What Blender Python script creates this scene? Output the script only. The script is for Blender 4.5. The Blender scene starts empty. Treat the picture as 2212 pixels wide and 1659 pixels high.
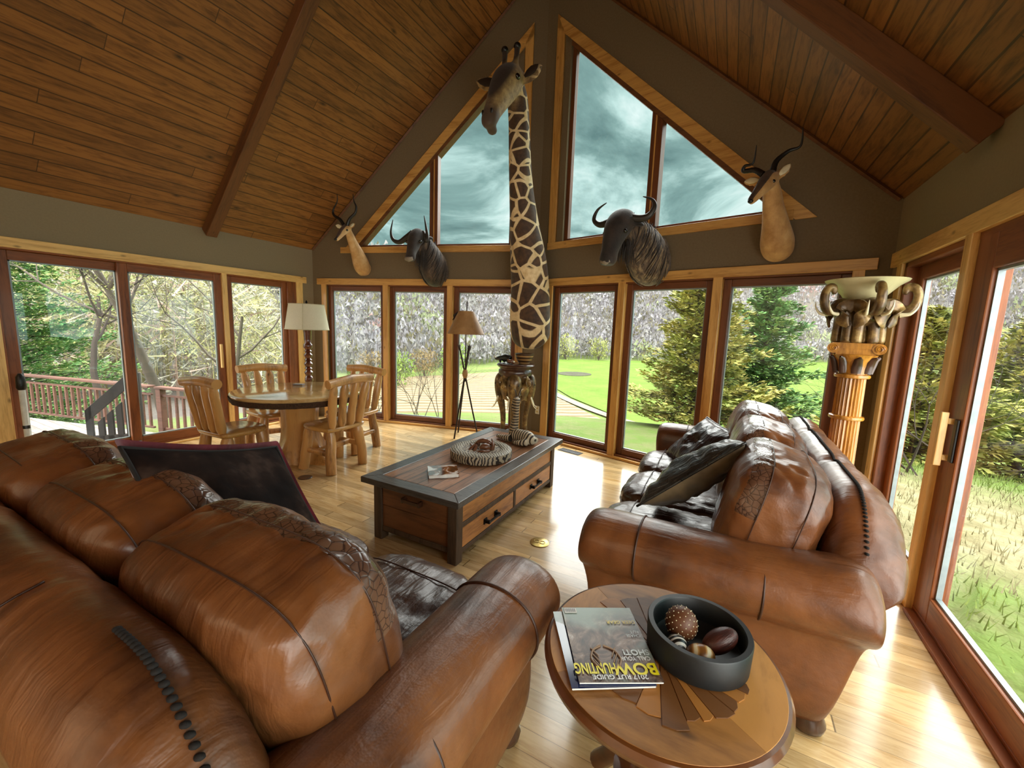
import bpy, math, random
from mathutils import Vector, Matrix, noise, Euler
random.seed(7)
PI = math.pi
col = bpy.context.scene.collection
def V(*a): return Vector(a)
# ------------------------------------------------------------------ colours and node helper
def C(h, k=1.0):
    r = [int(h[i:i+2], 16)/255 for i in (0, 2, 4)] if isinstance(h, str) else [c/255 for c in h]
    r = [c/12.92 if c <= .04045 else ((c+.055)/1.055)**2.4 for c in r]
    return (r[0]*k, r[1]*k, r[2]*k, 1)
def K(*rgb): return C(rgb)
class NT:
    def __init__(s, name, world=False):
        if world:
            s.m = bpy.data.worlds.new(name)
        else:
            s.m = bpy.data.materials.new(name)
        s.m.use_nodes = True
        s.t = s.m.node_tree; s.t.nodes.clear()
    def n(s, typ, **kw):
        nd = s.t.nodes.new(typ)
        for k, v in kw.items(): setattr(nd, k, v)
        return nd
    def link(s, a, b): s.t.links.new(a, b)
    def put(s, sock, val):
        if isinstance(val, bpy.types.NodeSocket): s.link(val, sock)
        elif val is not None: sock.default_value = val
    def coord(s, kind='Object'): return s.n('ShaderNodeTexCoord').outputs[kind]
    def map(s, vec, scale=(1,1,1), rot=(0,0,0), loc=(0,0,0)):
        nd = s.n('ShaderNodeMapping'); s.link(vec, nd.inputs[0])
        nd.inputs[1].default_value = loc; nd.inputs[2].default_value = rot; nd.inputs[3].default_value = scale
        return nd.outputs[0]
    def noise(s, vec, scale=5, detail=4, rough=.55, dist=0, out=0):
        nd = s.n('ShaderNodeTexNoise'); s.link(vec, nd.inputs['Vector'])
        s.put(nd.inputs['Scale'], scale); nd.inputs['Detail'].default_value = detail
        nd.inputs['Roughness'].default_value = rough; nd.inputs['Distortion'].default_value = dist
        return nd.outputs[out]
    def vor(s, vec, scale=5, feature='F1', out=0, rnd=1):
        nd = s.n('ShaderNodeTexVoronoi', feature=feature); s.link(vec, nd.inputs['Vector'])
        s.put(nd.inputs['Scale'], scale); nd.inputs['Randomness'].default_value = rnd
        return nd.outputs[out]
    def wave(s, vec, scale=5, dist=3, detail=2, dscale=1, typ='BANDS', direction='X'):
        nd = s.n('ShaderNodeTexWave', wave_type=typ)
        if typ == 'BANDS': nd.bands_direction = direction
        else: nd.rings_direction = direction
        s.link(vec, nd.inputs['Vector']); nd.inputs['Scale'].default_value = scale
        nd.inputs['Distortion'].default_value = dist; nd.inputs['Detail'].default_value = detail; nd.inputs['Detail Scale'].default_value = dscale
        return nd.outputs[1]
    def white(s, val):
        nd = s.n('ShaderNodeTexWhiteNoise', noise_dimensions='1D'); s.put(nd.inputs['W'], val); return nd.outputs[0]
    def ramp(s, fac, stops, interp='LINEAR'):
        nd = s.n('ShaderNodeValToRGB'); s.put(nd.inputs[0], fac); e = nd.color_ramp; e.interpolation = interp
        while len(e.elements) < len(stops): e.elements.new(.5)
        for el, (p, c) in zip(e.elements, stops):
            el.position = p; el.color = c if isinstance(c, tuple) else (c, c, c, 1)
        return nd.outputs[0]
    def mix(s, fac, a, b, mode='MIX'):
        nd = s.n('ShaderNodeMix', data_type='RGBA', blend_type=mode)
        s.put(nd.inputs[0], fac); s.put(nd.inputs[6], a); s.put(nd.inputs[7], b); return nd.outputs[2]
    def math(s, op, a, b=None, c=None, clamp=False):
        nd = s.n('ShaderNodeMath', operation=op, use_clamp=clamp); s.put(nd.inputs[0], a); s.put(nd.inputs[1], b)
        if c is not None: s.put(nd.inputs[2], c)
        return nd.outputs[0]
    def mr(s, v, a, b, c=0, d=1, kind='LINEAR'):
        nd = s.n('ShaderNodeMapRange', interpolation_type=kind); s.put(nd.inputs[0], v)
        for i, x in enumerate((a, b, c, d)): s.put(nd.inputs[i+1], x)
        return nd.outputs[0]
    def sep(s, vec):
        nd = s.n('ShaderNodeSeparateXYZ'); s.link(vec, nd.inputs[0]); return nd.outputs
    def comb(s, x, y, z):
        nd = s.n('ShaderNodeCombineXYZ')
        for i, v in enumerate((x, y, z)): s.put(nd.inputs[i], v)
        return nd.outputs[0]
    def bump(s, h, strength=.3, dist=.01, normal=None):
        nd = s.n('ShaderNodeBump'); s.link(h, nd.inputs['Height']); nd.inputs['Strength'].default_value = strength
        nd.inputs['Distance'].default_value = dist
        if normal: s.link(normal, nd.inputs['Normal'])
        return nd.outputs[0]
    def bsdf(s, colr, rough=.5, normal=None, metal=0, coat=0, spec=None, sheen=0, coat_rough=.1, trans=0, emit=None, es=0):
        nd = s.n('ShaderNodeBsdfPrincipled')
        s.put(nd.inputs['Base Color'], colr); s.put(nd.inputs['Roughness'], rough)
        nd.inputs['Metallic'].default_value = metal; nd.inputs['Coat Weight'].default_value = coat; nd.inputs['Coat Roughness'].default_value = coat_rough
        if spec is not None: nd.inputs['Specular IOR Level'].default_value = spec
        if sheen: nd.inputs['Sheen Weight'].default_value = sheen
        if trans: nd.inputs['Transmission Weight'].default_value = trans
        if emit: nd.inputs['Emission Color'].default_value = emit; nd.inputs['Emission Strength'].default_value = es
        if normal: s.link(normal, nd.inputs['Normal'])
        o = s.n('ShaderNodeOutputMaterial'); s.link(nd.outputs[0], o.inputs[0]); return s.m
def plain(name, h, rough=.6, metal=0, k=1, coat=0, var=.12, vs=20, bump=0):
    t = NT(name); c = C(h, k); v = t.coord()
    nz = t.noise(v, vs, 3)
    lo = tuple(x*(1-var) for x in c[:3])+(1,); hi = tuple(min(1, x*(1+var)) for x in c[:3])+(1,)
    return t.bsdf(t.ramp(nz, [(.3, lo), (.7, hi)]), rough, t.bump(nz, bump, .01) if bump else None, metal, coat)
def wood(name, dark, light, axis='X', scale=6, rough=.4, coat=.2, stretch=9, knots=False, k=1, bump=.15, fine=40):
    t = NT(name); v = t.coord()
    sc = {'X': (1, stretch, stretch), 'Y': (stretch, 1, stretch), 'Z': (stretch, stretch, 1)}[axis]
    m = t.map(v, sc)
    n1 = t.noise(m, scale*.25, 5, .6, .6); n2 = t.noise(m, fine*.25, 3, .6)
    f = t.math('ADD', t.math('MULTIPLY', n1, .7), t.math('MULTIPLY', n2, .3))
    c = t.ramp(f, [(.32, C(dark, k)), (.52, C(light, k)), (.7, tuple(min(1, x*1.12) for x in C(light, k)[:3])+(1,))])
    if knots:
        kk = t.vor(t.map(v, {'X': (1, 2, 2), 'Y': (2, 1, 2), 'Z': (2, 2, 1)}[axis]), 3.2)
        c = t.mix(t.mr(kk, .02, .1, .75, 0), c, C(dark, k*.4))
    return t.bsdf(c, rough, t.bump(f, bump, .004), 0, coat)
# ------------------------------------------------------------------ mesh builder
class MB:
    def __init__(s): s.v = []; s.f = []; s.mi = []; s.cur = 0
    def add(s, vs, fs):
        o = len(s.v); s.v += [tuple(p) for p in vs]; s.f += [tuple(i+o for i in f) for f in fs]; s.mi += [s.cur]*len(fs); return s
    def box(s, x0, x1, y0, y1, z0, z1, M=None):
        p = [Vector((x, y, z)) for x in (x0, x1) for y in (y0, y1) for z in (z0, z1)]
        if M: p = [M @ q for q in p]
        return s.add(p, [(0,1,3,2), (4,6,7,5), (0,4,5,1), (2,3,7,6), (0,2,6,4), (1,5,7,3)])
    def loft(s, rings, cap=True, closed=False):
        n = len(rings[0]); vs = [p for r in rings for p in r]; fs = []
        m = len(rings)
        for i in range(m if closed else m-1):
            j = (i+1) % m
            for k in range(n):
                l = (k+1) % n; fs.append((i*n+k, i*n+l, j*n+l, j*n+k))
        if cap and not closed: fs += [tuple(range(n))[::-1], tuple((m-1)*n+k for k in range(n))]
        return s.add(vs, fs)
    def tube(s, pts, rad, n=8, cap=True, closed=False, up=None, rz=None):
        """pts path; rad number/list of radii or (a,b) pairs: a along side, b along up."""
        pts = [Vector(p) for p in pts]; m = len(pts)
        rad = rad if isinstance(rad, (list, tuple)) and len(rad) == m and not (m == 2 and isinstance(rad, tuple)) else [rad]*m
        rings = []; prev = None
        for i, p in enumerate(pts):
            if closed: t = pts[(i+1) % m]-pts[i-1]
            else: t = pts[min(i+1, m-1)]-pts[max(i-1, 0)]
            t = t.normalized() if t.length > 1e-9 else Vector((0,0,1))
            if up is not None: u = Vector(up)
            elif prev is None: u = Vector((0,0,1)) if abs(t.z) < .9 else Vector((0,1,0))
            else: u = prev
            sd = t.cross(u)
            if sd.length < 1e-6: sd = t.cross(Vector((1,0,.01)))
            sd.normalize(); u = sd.cross(t).normalized(); prev = u
            a, b = rad[i] if isinstance(rad[i], (tuple, list)) else (rad[i], rad[i])
            rings.append([p+sd*(a*math.cos(2*PI*k/n))+u*(b*math.sin(2*PI*k/n)) for k in range(n)])
        return s.loft(rings, cap, closed)
    def lathe(s, prof, n=24, c=(0,0,0), M=None, cap=True, fl=None):
        c = Vector(c); rings = []
        for r, z in prof:
            ring = []
            for k in range(n):
                rr = r*(fl(k, n, z) if fl else 1)
                q = Vector((rr*math.cos(2*PI*k/n), rr*math.sin(2*PI*k/n), z))
                ring.append((M @ q if M else q)+c)
            rings.append(ring)
        return s.loft(rings, cap)
    def ell(s, c, r, n=12, m=8, M=None):
        c = Vector(c); r = (r, r, r) if not isinstance(r, (tuple, list)) else r
        rings = []
        for i in range(m+1):
            a = -PI/2+PI*i/m; cr = max(math.cos(a), .001)
            ring = []
            for k in range(n):
                q = Vector((r[0]*cr*math.cos(2*PI*k/n), r[1]*cr*math.sin(2*PI*k/n), r[2]*math.sin(a)))
                ring.append((M @ q if M else q)+c)
            rings.append(ring)
        return s.loft(rings)
    def poly(s, pts, h, axis=(0,0,1)):
        ax = Vector(axis)*h; n = len(pts); a = [Vector(p) for p in pts]; b = [p+ax for p in a]
        return s.add(a+b, [tuple(range(n))[::-1], tuple(range(n, 2*n))]+[(i, (i+1) % n, n+(i+1) % n, n+i) for i in range(n)])
    def build(s, name, mats, parent=None, loc=(0,0,0), rot=(0,0,0), smooth=None, bevel=0, sub=0, remesh=0, bseg=2):
        me = bpy.data.meshes.new(name); me.from_pydata(s.v, [], s.f)
        mats = mats if isinstance(mats, (list, tuple)) else [mats]
        for m in mats: me.materials.append(m)
        if len(mats) > 1: me.polygons.foreach_set('material_index', s.mi)
        me.update()
        o = bpy.data.objects.new(name, me); col.objects.link(o); fin(o, smooth, bevel, sub, remesh, bseg)
        o.parent = parent; o.location = loc; o.rotation_euler = rot
        return o
def fin(o, smooth=None, bevel=0, sub=0, remesh=0, bseg=2):
    import bmesh
    bm = bmesh.new(); bm.from_mesh(o.data); bmesh.ops.recalc_face_normals(bm, faces=bm.faces); bm.to_mesh(o.data); bm.free()
    if smooth is not None:
        o.data.polygons.foreach_set('use_smooth', [True]*len(o.data.polygons))
        if smooth < 179: o.data.set_sharp_from_angle(angle=math.radians(smooth))
    if remesh:
        r = o.modifiers.new('r', 'REMESH'); r.mode = 'VOXEL'; r.voxel_size = remesh; r.use_smooth_shade = True
        r = o.modifiers.new('s', 'SMOOTH'); r.iterations = 6; r.factor = .5
    if bevel:
        b = o.modifiers.new('b', 'BEVEL'); b.width = bevel; b.segments = bseg; b.limit_method = 'ANGLE'; b.angle_limit = .6
    if sub:
        b = o.modifiers.new('u', 'SUBSURF'); b.levels = b.render_levels = sub
def spline(pts, n):
    """Catmull-Rom through pts (tuples of any length), n samples per span."""
    P = [pts[0]]+list(pts)+[pts[-1]]; out = []
    for i in range(1, len(P)-2):
        for k in range(n):
            t = k/n; a, b, c, d = P[i-1], P[i], P[i+1], P[i+2]
            out.append(tuple(.5*(2*b[j]+(c[j]-a[j])*t+(2*a[j]-5*b[j]+4*c[j]-d[j])*t*t+(3*b[j]-a[j]-3*c[j]+d[j])*t**3) for j in range(len(b))))
    out.append(tuple(pts[-1])); return out
def tag(o, label=None, cat=None, group=None, kind=None):
    if label: o['label'] = label
    if cat: o['category'] = cat
    if group: o['group'] = group
    if kind: o['kind'] = kind
    return o
def thing(name, label, cat, loc=(0,0,0), rotz=0, group=None, kind=None):
    o = bpy.data.objects.new(name, None); col.objects.link(o); o.location = loc; o.rotation_euler = (0,0,rotz); o.empty_display_size = .1
    return tag(o, label, cat, group, kind)
def copy_tree(o, parent=None):
    c = o.copy(); col.objects.link(c); c.parent = parent
    for ch in list(o.children): copy_tree(ch, c)
    return c
def rnd(a, b): return random.uniform(a, b)
def nz(p, s=1): return noise.noise(Vector(p)*s)
# ------------------------------------------------------------------ materials
def planks(name, across, along, pitch, dark, light, rough, gap=.03, blen=1.8, knots=.0, coat=0, k=1, bstr=.5, grain=7, spec=None):
    """boards: across/along are axis letters; pitch is the board width."""
    t = NT(name); v = t.coord(); xyz = t.sep(v); ix = 'XYZ'.index(across); iy = 'XYZ'.index(along)
    q = t.math('DIVIDE', xyz[ix], pitch); idx = t.math('FLOOR', q); fr = t.math('SUBTRACT', q, idx)
    r1 = t.white(idx)
    al = t.math('ADD', t.math('DIVIDE', xyz[iy], blen), t.math('MULTIPLY', r1, 7.3)); jd = t.math('FLOOR', al); jf = t.math('SUBTRACT', al, jd)
    r2 = t.white(t.math('ADD', t.math('MULTIPLY', idx, 13.7), t.math('MULTIPLY', jd, 3.1)))
    m = t.comb(t.math('ADD', t.math('MULTIPLY', xyz[ix], grain*2.2), t.math('MULTIPLY', r2, 40)), t.math('ADD', t.math('MULTIPLY', xyz[iy], 1.3), t.math('MULTIPLY', r2, 17)), t.math('MULTIPLY', r2, 31))
    g = t.noise(m, 2.2, 5, .62, .8); g2 = t.noise(m, 9, 3, .6)
    f = t.math('ADD', t.math('MULTIPLY', g, .75), t.math('MULTIPLY', g2, .25))
    c = t.ramp(f, [(.3, C(dark, k)), (.55, C(light, k))])
    c = t.mix(1, c, t.ramp(r2, [(0, .72), (1, 1.12)]), 'MULTIPLY')
    if knots:
        kv = t.comb(t.math('ADD', t.math('MULTIPLY', xyz[ix], 1/pitch*.55), t.math('MULTIPLY', r2, 9)), t.math('ADD', t.math('MULTIPLY', xyz[iy], 2.0), t.math('MULTIPLY', r2, 21)), 0)
        kd = t.vor(kv, 1.1)
        c = t.mix(t.mr(t.math('ADD', kd, t.math('MULTIPLY', g2, .05)), .04, .15, knots, 0), c, C(dark, k*.3))
    ga = t.math('MULTIPLY', t.math('LESS_THAN', fr, gap), 1); gj = t.math('LESS_THAN', jf, .004/blen*1.5)
    gg = t.math('MAXIMUM', ga, gj)
    c = t.mix(t.math('MULTIPLY', gg, .75), c, C(dark, k*.16))
    h = t.math('SUBTRACT', t.math('MULTIPLY', f, .15), gg)
    return t.bsdf(c, rough, t.bump(h, bstr, .004), 0, coat, spec)
def leather(name, dark, mid, hi, rough=.36, wr=.22, k=1):
    t = NT(name); v = t.coord()
    n1 = t.noise(v, 2.6, 5, .6, .4); n2 = t.noise(v, 30, 4, .6)
    cell = t.vor(t.mix(.03, v, t.noise(v, 9, 2, out=1)), 170, 'F1')
    wrk = t.noise(t.map(v, (1, 1, 1)), 16, 3, .5, .6)
    c = t.ramp(n1, [(.3, C(dark, k)), (.5, C(mid, k)), (.72, C(hi, k))])
    c = t.mix(t.math('MULTIPLY', n2, .25), c, C(dark, k*.7))
    b = t.bump(wrk, wr*.5, .02)
    st = t.noise(t.map(v, (34, 4, 7)), 1.0, 3, .55, .5)
    b = t.bump(st, wr*1.5, .016, b)
    b = t.bump(cell, .12, .002, b)
    return t.bsdf(c, t.ramp(n2, [(.3, rough-.06), (.7, rough+.1)]), b, 0, .28, .5, coat_rough=.22)
def build_mats():
    M = {}
    M['ceiling'] = planks('pine ceiling boards', 'X', 'Y', .0885, '56310f', '93602c', .5, .085, 2.6, .95, 0, .95, .9)
    M['floor'] = planks('oak floor boards', 'Y', 'X', .083, 'b68c50', 'dfbd88', .19, .022, 1.3, 0, .25, .9, .12, 5)
    M['beam'] = wood('stained beam', '4a2812', '7a4a22', 'X', 5, .6, 0, 10, True, .7)
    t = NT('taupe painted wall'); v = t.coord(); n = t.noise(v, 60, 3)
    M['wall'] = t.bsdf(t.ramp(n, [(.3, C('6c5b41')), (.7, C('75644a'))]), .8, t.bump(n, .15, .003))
    for k, ax in (('fir', 'Z'), ('firx', 'X')):
        M[k] = wood('honey fir trim '+ax, 'a86f2c', 'd8a358', ax, 5, .4, .2, 12, True, .9)
    M['wallside_lit'] = plain('lit taupe wall copy', '8b7b60', .8, var=.05, vs=60)  # same wall paint, lightened to put the side walls' stronger light into colour
    for k, ax in (('fir_lit', 'Z'), ('firx_lit', 'X')): M[k] = wood('lit fir trim copy '+ax, 'c08a46', 'eec47c', ax, 5, .4, .2, 12, True, 1)  # same fir, lightened because the side doors catch more light
    for k, ax in (('sash_lit', 'Z'), ('sashx_lit', 'X')): M[k] = wood('lit red brown sash copy '+ax, '562811', '8f5127', ax, 5, .45, .1, 12, False, .95)  # lighter copy of the sash wood, side door light painted into it
    for k, ax in (('sash', 'Z'), ('sashx', 'X')):
        M[k] = wood('red brown window sash '+ax, '4a220f', '7b431d', ax, 5, .5, .08, 12, False, .75)
    t = NT('window glass'); lw = t.n('ShaderNodeLayerWeight'); lw.inputs[0].default_value = .25
    tr = t.n('ShaderNodeBsdfTransparent'); tr.inputs[0].default_value = (.93, .96, .95, 1)
    gl = t.n('ShaderNodeBsdfGlossy'); gl.inputs['Roughness'].default_value = .0; gl.inputs[0].default_value = (.9, .95, 1, 1)
    mx = t.n('ShaderNodeMixShader'); t.link(t.mr(lw.outputs[0], 0, 1, .03, .3), mx.inputs[0]); t.link(tr.outputs[0], mx.inputs[1]); t.link(gl.outputs[0], mx.inputs[2])
    o = t.n('ShaderNodeOutputMaterial'); t.link(mx.outputs[0], o.inputs[0]); M['glass'] = t.m
    M['gasket'] = plain('pale glazing spacer', '8e9a9e', .4, .3)
    M['leather'] = leather('cognac leather', '402010', '774521', '925b33')
    M['leather_dark'] = leather('dark brown leather', '2a1811', '4d3124', '664536', .3, .35)
    t = NT('crocodile embossed leather'); v = t.coord(); cv = t.vor(t.map(v, (1, 1, 1)), 45, 'DISTANCE_TO_EDGE')
    M['croc'] = t.bsdf(t.mix(t.mr(cv, 0, .07), C('2c1a13'), t.ramp(t.noise(v, 4, 3), [(.3, C('54382a')), (.7, C('76533c'))])), .26, t.bump(t.mr(cv, 0, .18), .25, .003), 0, .15)
    M['stitch'] = plain('dark stitching', '140c08', .85)
    M['welt'] = plain('leather piping', '3a1e10', .45)
    M['barn'] = planks('reclaimed barn boards', 'X', 'Y', .105, '2f1c12', '9c6a48', .3, .09, 5, .6, .2, 1.05, .9, 6)
    M['barnedge'] = wood('dark rough sawn border', '1b1816', '453f3a', 'X', 26, .33, .2, 8, False, 1, .9)
    M['barnedgex'] = wood('dark rough sawn border cross', '1b1816', '453f3a', 'X', 26, .33, .2, 8, False, 1, .9)
    M['barnpost'] = wood('dark weathered post', '2a1d14', '54402e', 'Z', 6, .6, 0, 8)
    M['barnpanel'] = wood('warm reclaimed panel', '74401c', 'bd8046', 'Y', 5, .5, .1, 7, True, 1)
    M['barnend'] = wood('brown reclaimed end panel', '472817', '7d4c2a', 'X', 5, .5, .1, 7, True, .8)
    M['iron'] = plain('black iron', '1c1816', .45, .8)
    M['log'] = wood('peeled log', '623a18', 'd29b5a', 'Z', 4, .35, .3, 5, True, .85)
    M['logseat'] = wood('polished log slab', '8a5522', 'cf9c58', 'X', 4, .22, .45, 5, True, .85)
    M['logtop'] = wood('glossy maple slab top', 'a8783c', 'dcb67a', 'X', 3, .12, .6, 3, True, .85)
    M['bark'] = plain('chipped bark edge', '3f2817', .9, 0, 1, 0, .5, 60, .8)
    M['stump'] = wood('sanded stump', '87531f', 'd29a55', 'Z', 4, .35, .25, 6, True, .9)
    M['turned'] = wood('turned dark cherry wood', '2c120a', '5a2a15', 'Z', 6, .25, .5, 6)
    M['shade'] = None
    t = NT('cream linen lampshade'); v = t.coord(); M['shade'] = t.bsdf(t.ramp(t.noise(t.map(v, (60, 60, 60)), 4, 2), [(.3, C('cfc8ae')), (.7, C('e0dac2'))]), .8)
    t = NT('tan rawhide shade'); v = t.coord(); n = t.noise(v, 5, 4, .6)
    M['hide'] = t.bsdf(t.ramp(n, [(.3, C('8a6238')), (.7, C('b48a58'))]), .6)
    M['twig'] = plain('dark twig', '2a1c12', .7)
    M['darkcarve'] = wood('dark carved wood', '150c08', '45291a', 'Z', 8, .3, .4, 3, False, 1)
    t = NT('bronzed carved elephant'); v = t.coord(); n = t.noise(v, 9, 5, .65); n2 = t.wave(v, 14, 6, 2, 2, 'BANDS', 'Z')
    M['elephant'] = t.bsdf(t.ramp(n, [(.3, C('2a1c10')), (.5, C('6b5130')), (.68, C('b3945a'))]), .32, t.bump(n, .4, .006), .25, .2)
    M['ivory'] = plain('ivory tusk', 'e6dcba', .3)
    t = NT('marbled alabaster glass'); v = t.coord(); n = t.noise(v, 5, 5, .6, 1.2)
    M['alabaster'] = t.bsdf(t.ramp(n, [(.3, C('dcd2a6')), (.55, C('cfc596')), (.66, C('a8853f')), (.7, C('d4caa0'))]), .3, None, 0, .3)
    M['column'] = wood('gilt brown fluted column', '6b3c10', 'c98a34', 'Z', 4, .25, .5, 6, False, 1)
    t = NT('zebra carved wood'); v = t.coord(); n = t.wave(v, 11, 2.2, 2, 1.2, 'BANDS', 'X')
    M['zebra'] = t.bsdf(t.ramp(n, [(.38, C('2b2119')), (.5, C('c3b69c'))]), .5, t.bump(n, .3, .003))
    t = NT('zebra carved neck'); v = t.coord(); n = t.wave(v, 12, 2.5, 2, 1.2, 'BANDS', 'Z')
    M['zebraneck'] = t.bsdf(t.ramp(n, [(.36, C('2b2119')), (.5, C('a28e70'))]), .5, t.bump(n, .3, .003))
    t = NT('swirl carved rim'); v = t.coord(); n = t.wave(v, 14, 9, 2, 1.0, 'BANDS', 'X')
    M['swirl'] = t.bsdf(t.ramp(n, [(.4, C('241a13')), (.52, C('a2927a'))]), .55, t.bump(n, .5, .004))
    t = NT('grey ringed carved rim'); v = t.coord(); n = t.wave(v, 22, 5, 2, .8, 'BANDS', 'DIAGONAL')
    M['rim'] = t.bsdf(t.ramp(n, [(.2, C('4f4436')), (.5, C('8f8570'))]), .55, t.bump(n, .5, .004))
    M['redwood'] = wood('red brown carved wood', '2e170d', '6f452c', 'X', 8, .3, .4, 3)
    M['tabletop'] = wood('warm round table top', '8a5420', 'd09148', 'Y', 4, .5, .0, 4, True, .8)
    M['tabletop2'] = wood('brown round table top segment', '70431a', 'b67b3c', 'X', 4, .5, .0, 4, True, .8)
    M['wedge1'] = wood('inlay wedge brown', '3c210b', '774a22', 'X', 5, .5, .0, 4, False, .85)
    M['wedge2'] = wood('inlay wedge amber', '7a4616', 'b57634', 'X', 5, .5, .0, 4, False, .8)
    M['tableside'] = wood('dark table edge', '3a1d0b', '6e3d18', 'X', 4, .3, .4, 3, False, .8)
    M['slate'] = plain('black stone bowl', '16191a', .45, 0, .7, 0, .3, 120)
    M['brass'] = plain('brass floor cover', 'b39a5a', .3, .9)
    M['plastic'] = plain('ivory plastic plate', 'd8cfb8', .4)
    M['black'] = plain('black', '0c0a09', .4)
    M['white'] = plain('white paper', 'e6e4de', .6)
    M['whitep'] = plain('white pole', 'd9dcd8', .4)
    return M
M = build_mats()
# ------------------------------------------------------------------ the room shell
XL, XR, XV, YV, YC, YB = -5.73, 1.04, -2.345, 5.06, 4.22, -3.6
ZR, ZE = 5.945, 2.555          # ridge and eaves
AP = math.atan2(YV-YC, XR-XV); SL = math.hypot(YV-YC, XR-XV); ks = (ZR-ZE)/SL
TH = .15
def frame(name, label, origin, s, kind='structure', cat='wall'):
    """Empty whose local X runs along the wall, Y points outdoors, Z up."""
    s = Vector((s[0], s[1], 0)); out = Vector((-s.y, s.x, 0))
    o = bpy.data.objects.new(name, None); col.objects.link(o)
    o.matrix_world = Matrix(((s.x, out.x, 0, origin[0]), (s.y, out.y, 0, origin[1]), (0, 0, 1, 0), (0, 0, 0, 1)))
    return tag(o, label, cat, None, kind)
SFR = (math.cos(AP), -math.sin(AP)); SFL = (math.cos(AP), math.sin(AP))
def wallmesh(name, label, polys, origin, s, m):
    b = MB()
    for p in polys: b.poly([(x, 0, z) for x, z in p], TH, (0, 1, 0))
    o = b.build(name, m); s = Vector((s[0], s[1], 0)); out = Vector((-s.y, s.x, 0))
    o.matrix_world = Matrix(((s.x, out.x, 0, origin[0]), (s.y, out.y, 0, origin[1]), (0, 0, 1, 0), (0, 0, 0, 1)))
    return tag(o, label, 'wall', None, 'structure')
R = lambda s: ZR-ks*abs(s)
half = [[(0, -.3), (.27, -.3), (.27, R(.27)), (0, R(0))],
        [(.27, 2.05), (3.25, 2.05), (3.25, 2.57), (.27, 2.57)],
        [(.27, -.3), (3.25, -.3), (3.25, .0), (.27, .0)],
        [(3.25, -.3), (SL, -.3), (SL, R(SL)), (3.25, R(3.25))],
        [(.27, 2.57), (.37, 2.57), (.37, R(.37)), (.27, R(.27))],
        [(.37, 4.89), (2.76, 2.57), (3.25, 2.57), (3.25, R(3.25)), (.37, R(.37))]]
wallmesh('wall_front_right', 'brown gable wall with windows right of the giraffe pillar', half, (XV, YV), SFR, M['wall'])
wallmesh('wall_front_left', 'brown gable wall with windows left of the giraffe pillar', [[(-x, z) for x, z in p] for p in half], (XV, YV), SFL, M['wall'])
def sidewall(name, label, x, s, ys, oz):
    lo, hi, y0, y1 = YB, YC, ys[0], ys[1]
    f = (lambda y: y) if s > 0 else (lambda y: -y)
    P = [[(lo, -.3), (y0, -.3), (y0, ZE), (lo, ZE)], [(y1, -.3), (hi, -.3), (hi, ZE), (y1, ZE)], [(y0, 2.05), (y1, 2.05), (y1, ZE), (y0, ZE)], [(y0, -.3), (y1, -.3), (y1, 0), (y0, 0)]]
    return wallmesh(name, label, [[(f(a), b) for a, b in p] for p in P], (x, 0), (0, s), M['wallside_lit'])
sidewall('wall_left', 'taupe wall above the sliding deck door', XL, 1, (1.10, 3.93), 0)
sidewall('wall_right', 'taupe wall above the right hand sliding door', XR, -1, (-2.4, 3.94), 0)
b = MB(); b.poly([(XL-.1, YB, -.3), (XR+.1, YB, -.3), (XR+.1, YB, ZE), (XV, YB, ZR), (XL-.1, YB, ZE)], -TH, (0, 1, 0))
tag(b.build('wall_back', plain('cream bounce wall', 'd8cdb6', .8)), 'unseen cream gable wall behind the viewer, pale to bounce light', 'wall', None, 'structure')  # out of view, coloured cream so it bounces fill light forward
b = MB(); b.poly([(XL-.02, YB, -.1), (XR+.02, YB, -.1), (XR+.02, YC+.02, -.1), (XV, YV+.02, -.1), (XL-.02, YC+.02, -.1)], .1)
tag(b.build('floor', M['floor']), 'glossy pale oak strip floor', 'floor', None, 'structure')
b = MB()
for sx in (-1, 1):
    x1 = XV+sx*3.5; z1 = ZR-3.5; yo = YV+TH; y1 = YV+TH-3.5*math.tan(AP)
    b.poly([(XV, YB, ZR), (XV, yo, ZR), (x1, y1, z1), (x1, YB, z1)], .12, (0, 0, 1))
tag(b.build('ceiling', M['ceiling']), 'vaulted knotty pine board ceiling', 'ceiling', None, 'structure')
# rafters below the boards
def rafter(sx, label, yc):
    L = 3.385*math.sqrt(2); b = MB(); b.box(0, L+.02, -.06, .06, -.13, 0)
    o = b.build('beam_'+('right' if sx > 0 else 'left'), M['beam'], None, (0, 0, 0), bevel=.006)
    d = Vector((sx, 0, -1)).normalized(); up = Vector((sx, 0, 1)).normalized(); y = up.cross(d)
    o.matrix_world = Matrix(((d.x, y.x, up.x, XV), (d.y, y.y, up.y, yc), (d.z, y.z, up.z, ZR), (0, 0, 0, 1)))
    tag(o, label, 'beam', None, 'structure')
rafter(-1, 'stained rafter crossing the left ceiling slope', 2.81); rafter(1, 'stained rafter crossing the right ceiling slope', 2.98)
# thin trim strips where ceiling meets the front walls
def strip(name, label, pts, w, m, par=None):
    b = MB(); b.tube(pts, w, 4); return tag(b.build(name, m, par), label, 'trim', None, 'structure')
for sx, nm in ((-1, 'left'), (1, 'right')):
    s = SFR if sx > 0 else SFL
    pts = [(XV+s[0]*k*sx, YV+s[1]*k*sx-.012, R(k)-.02) for k in (.02, SL-.02)]
    strip('trim_gable_'+nm, 'narrow wood strip along the %s gable slope' % nm, pts, .018, M['beam'])
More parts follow.
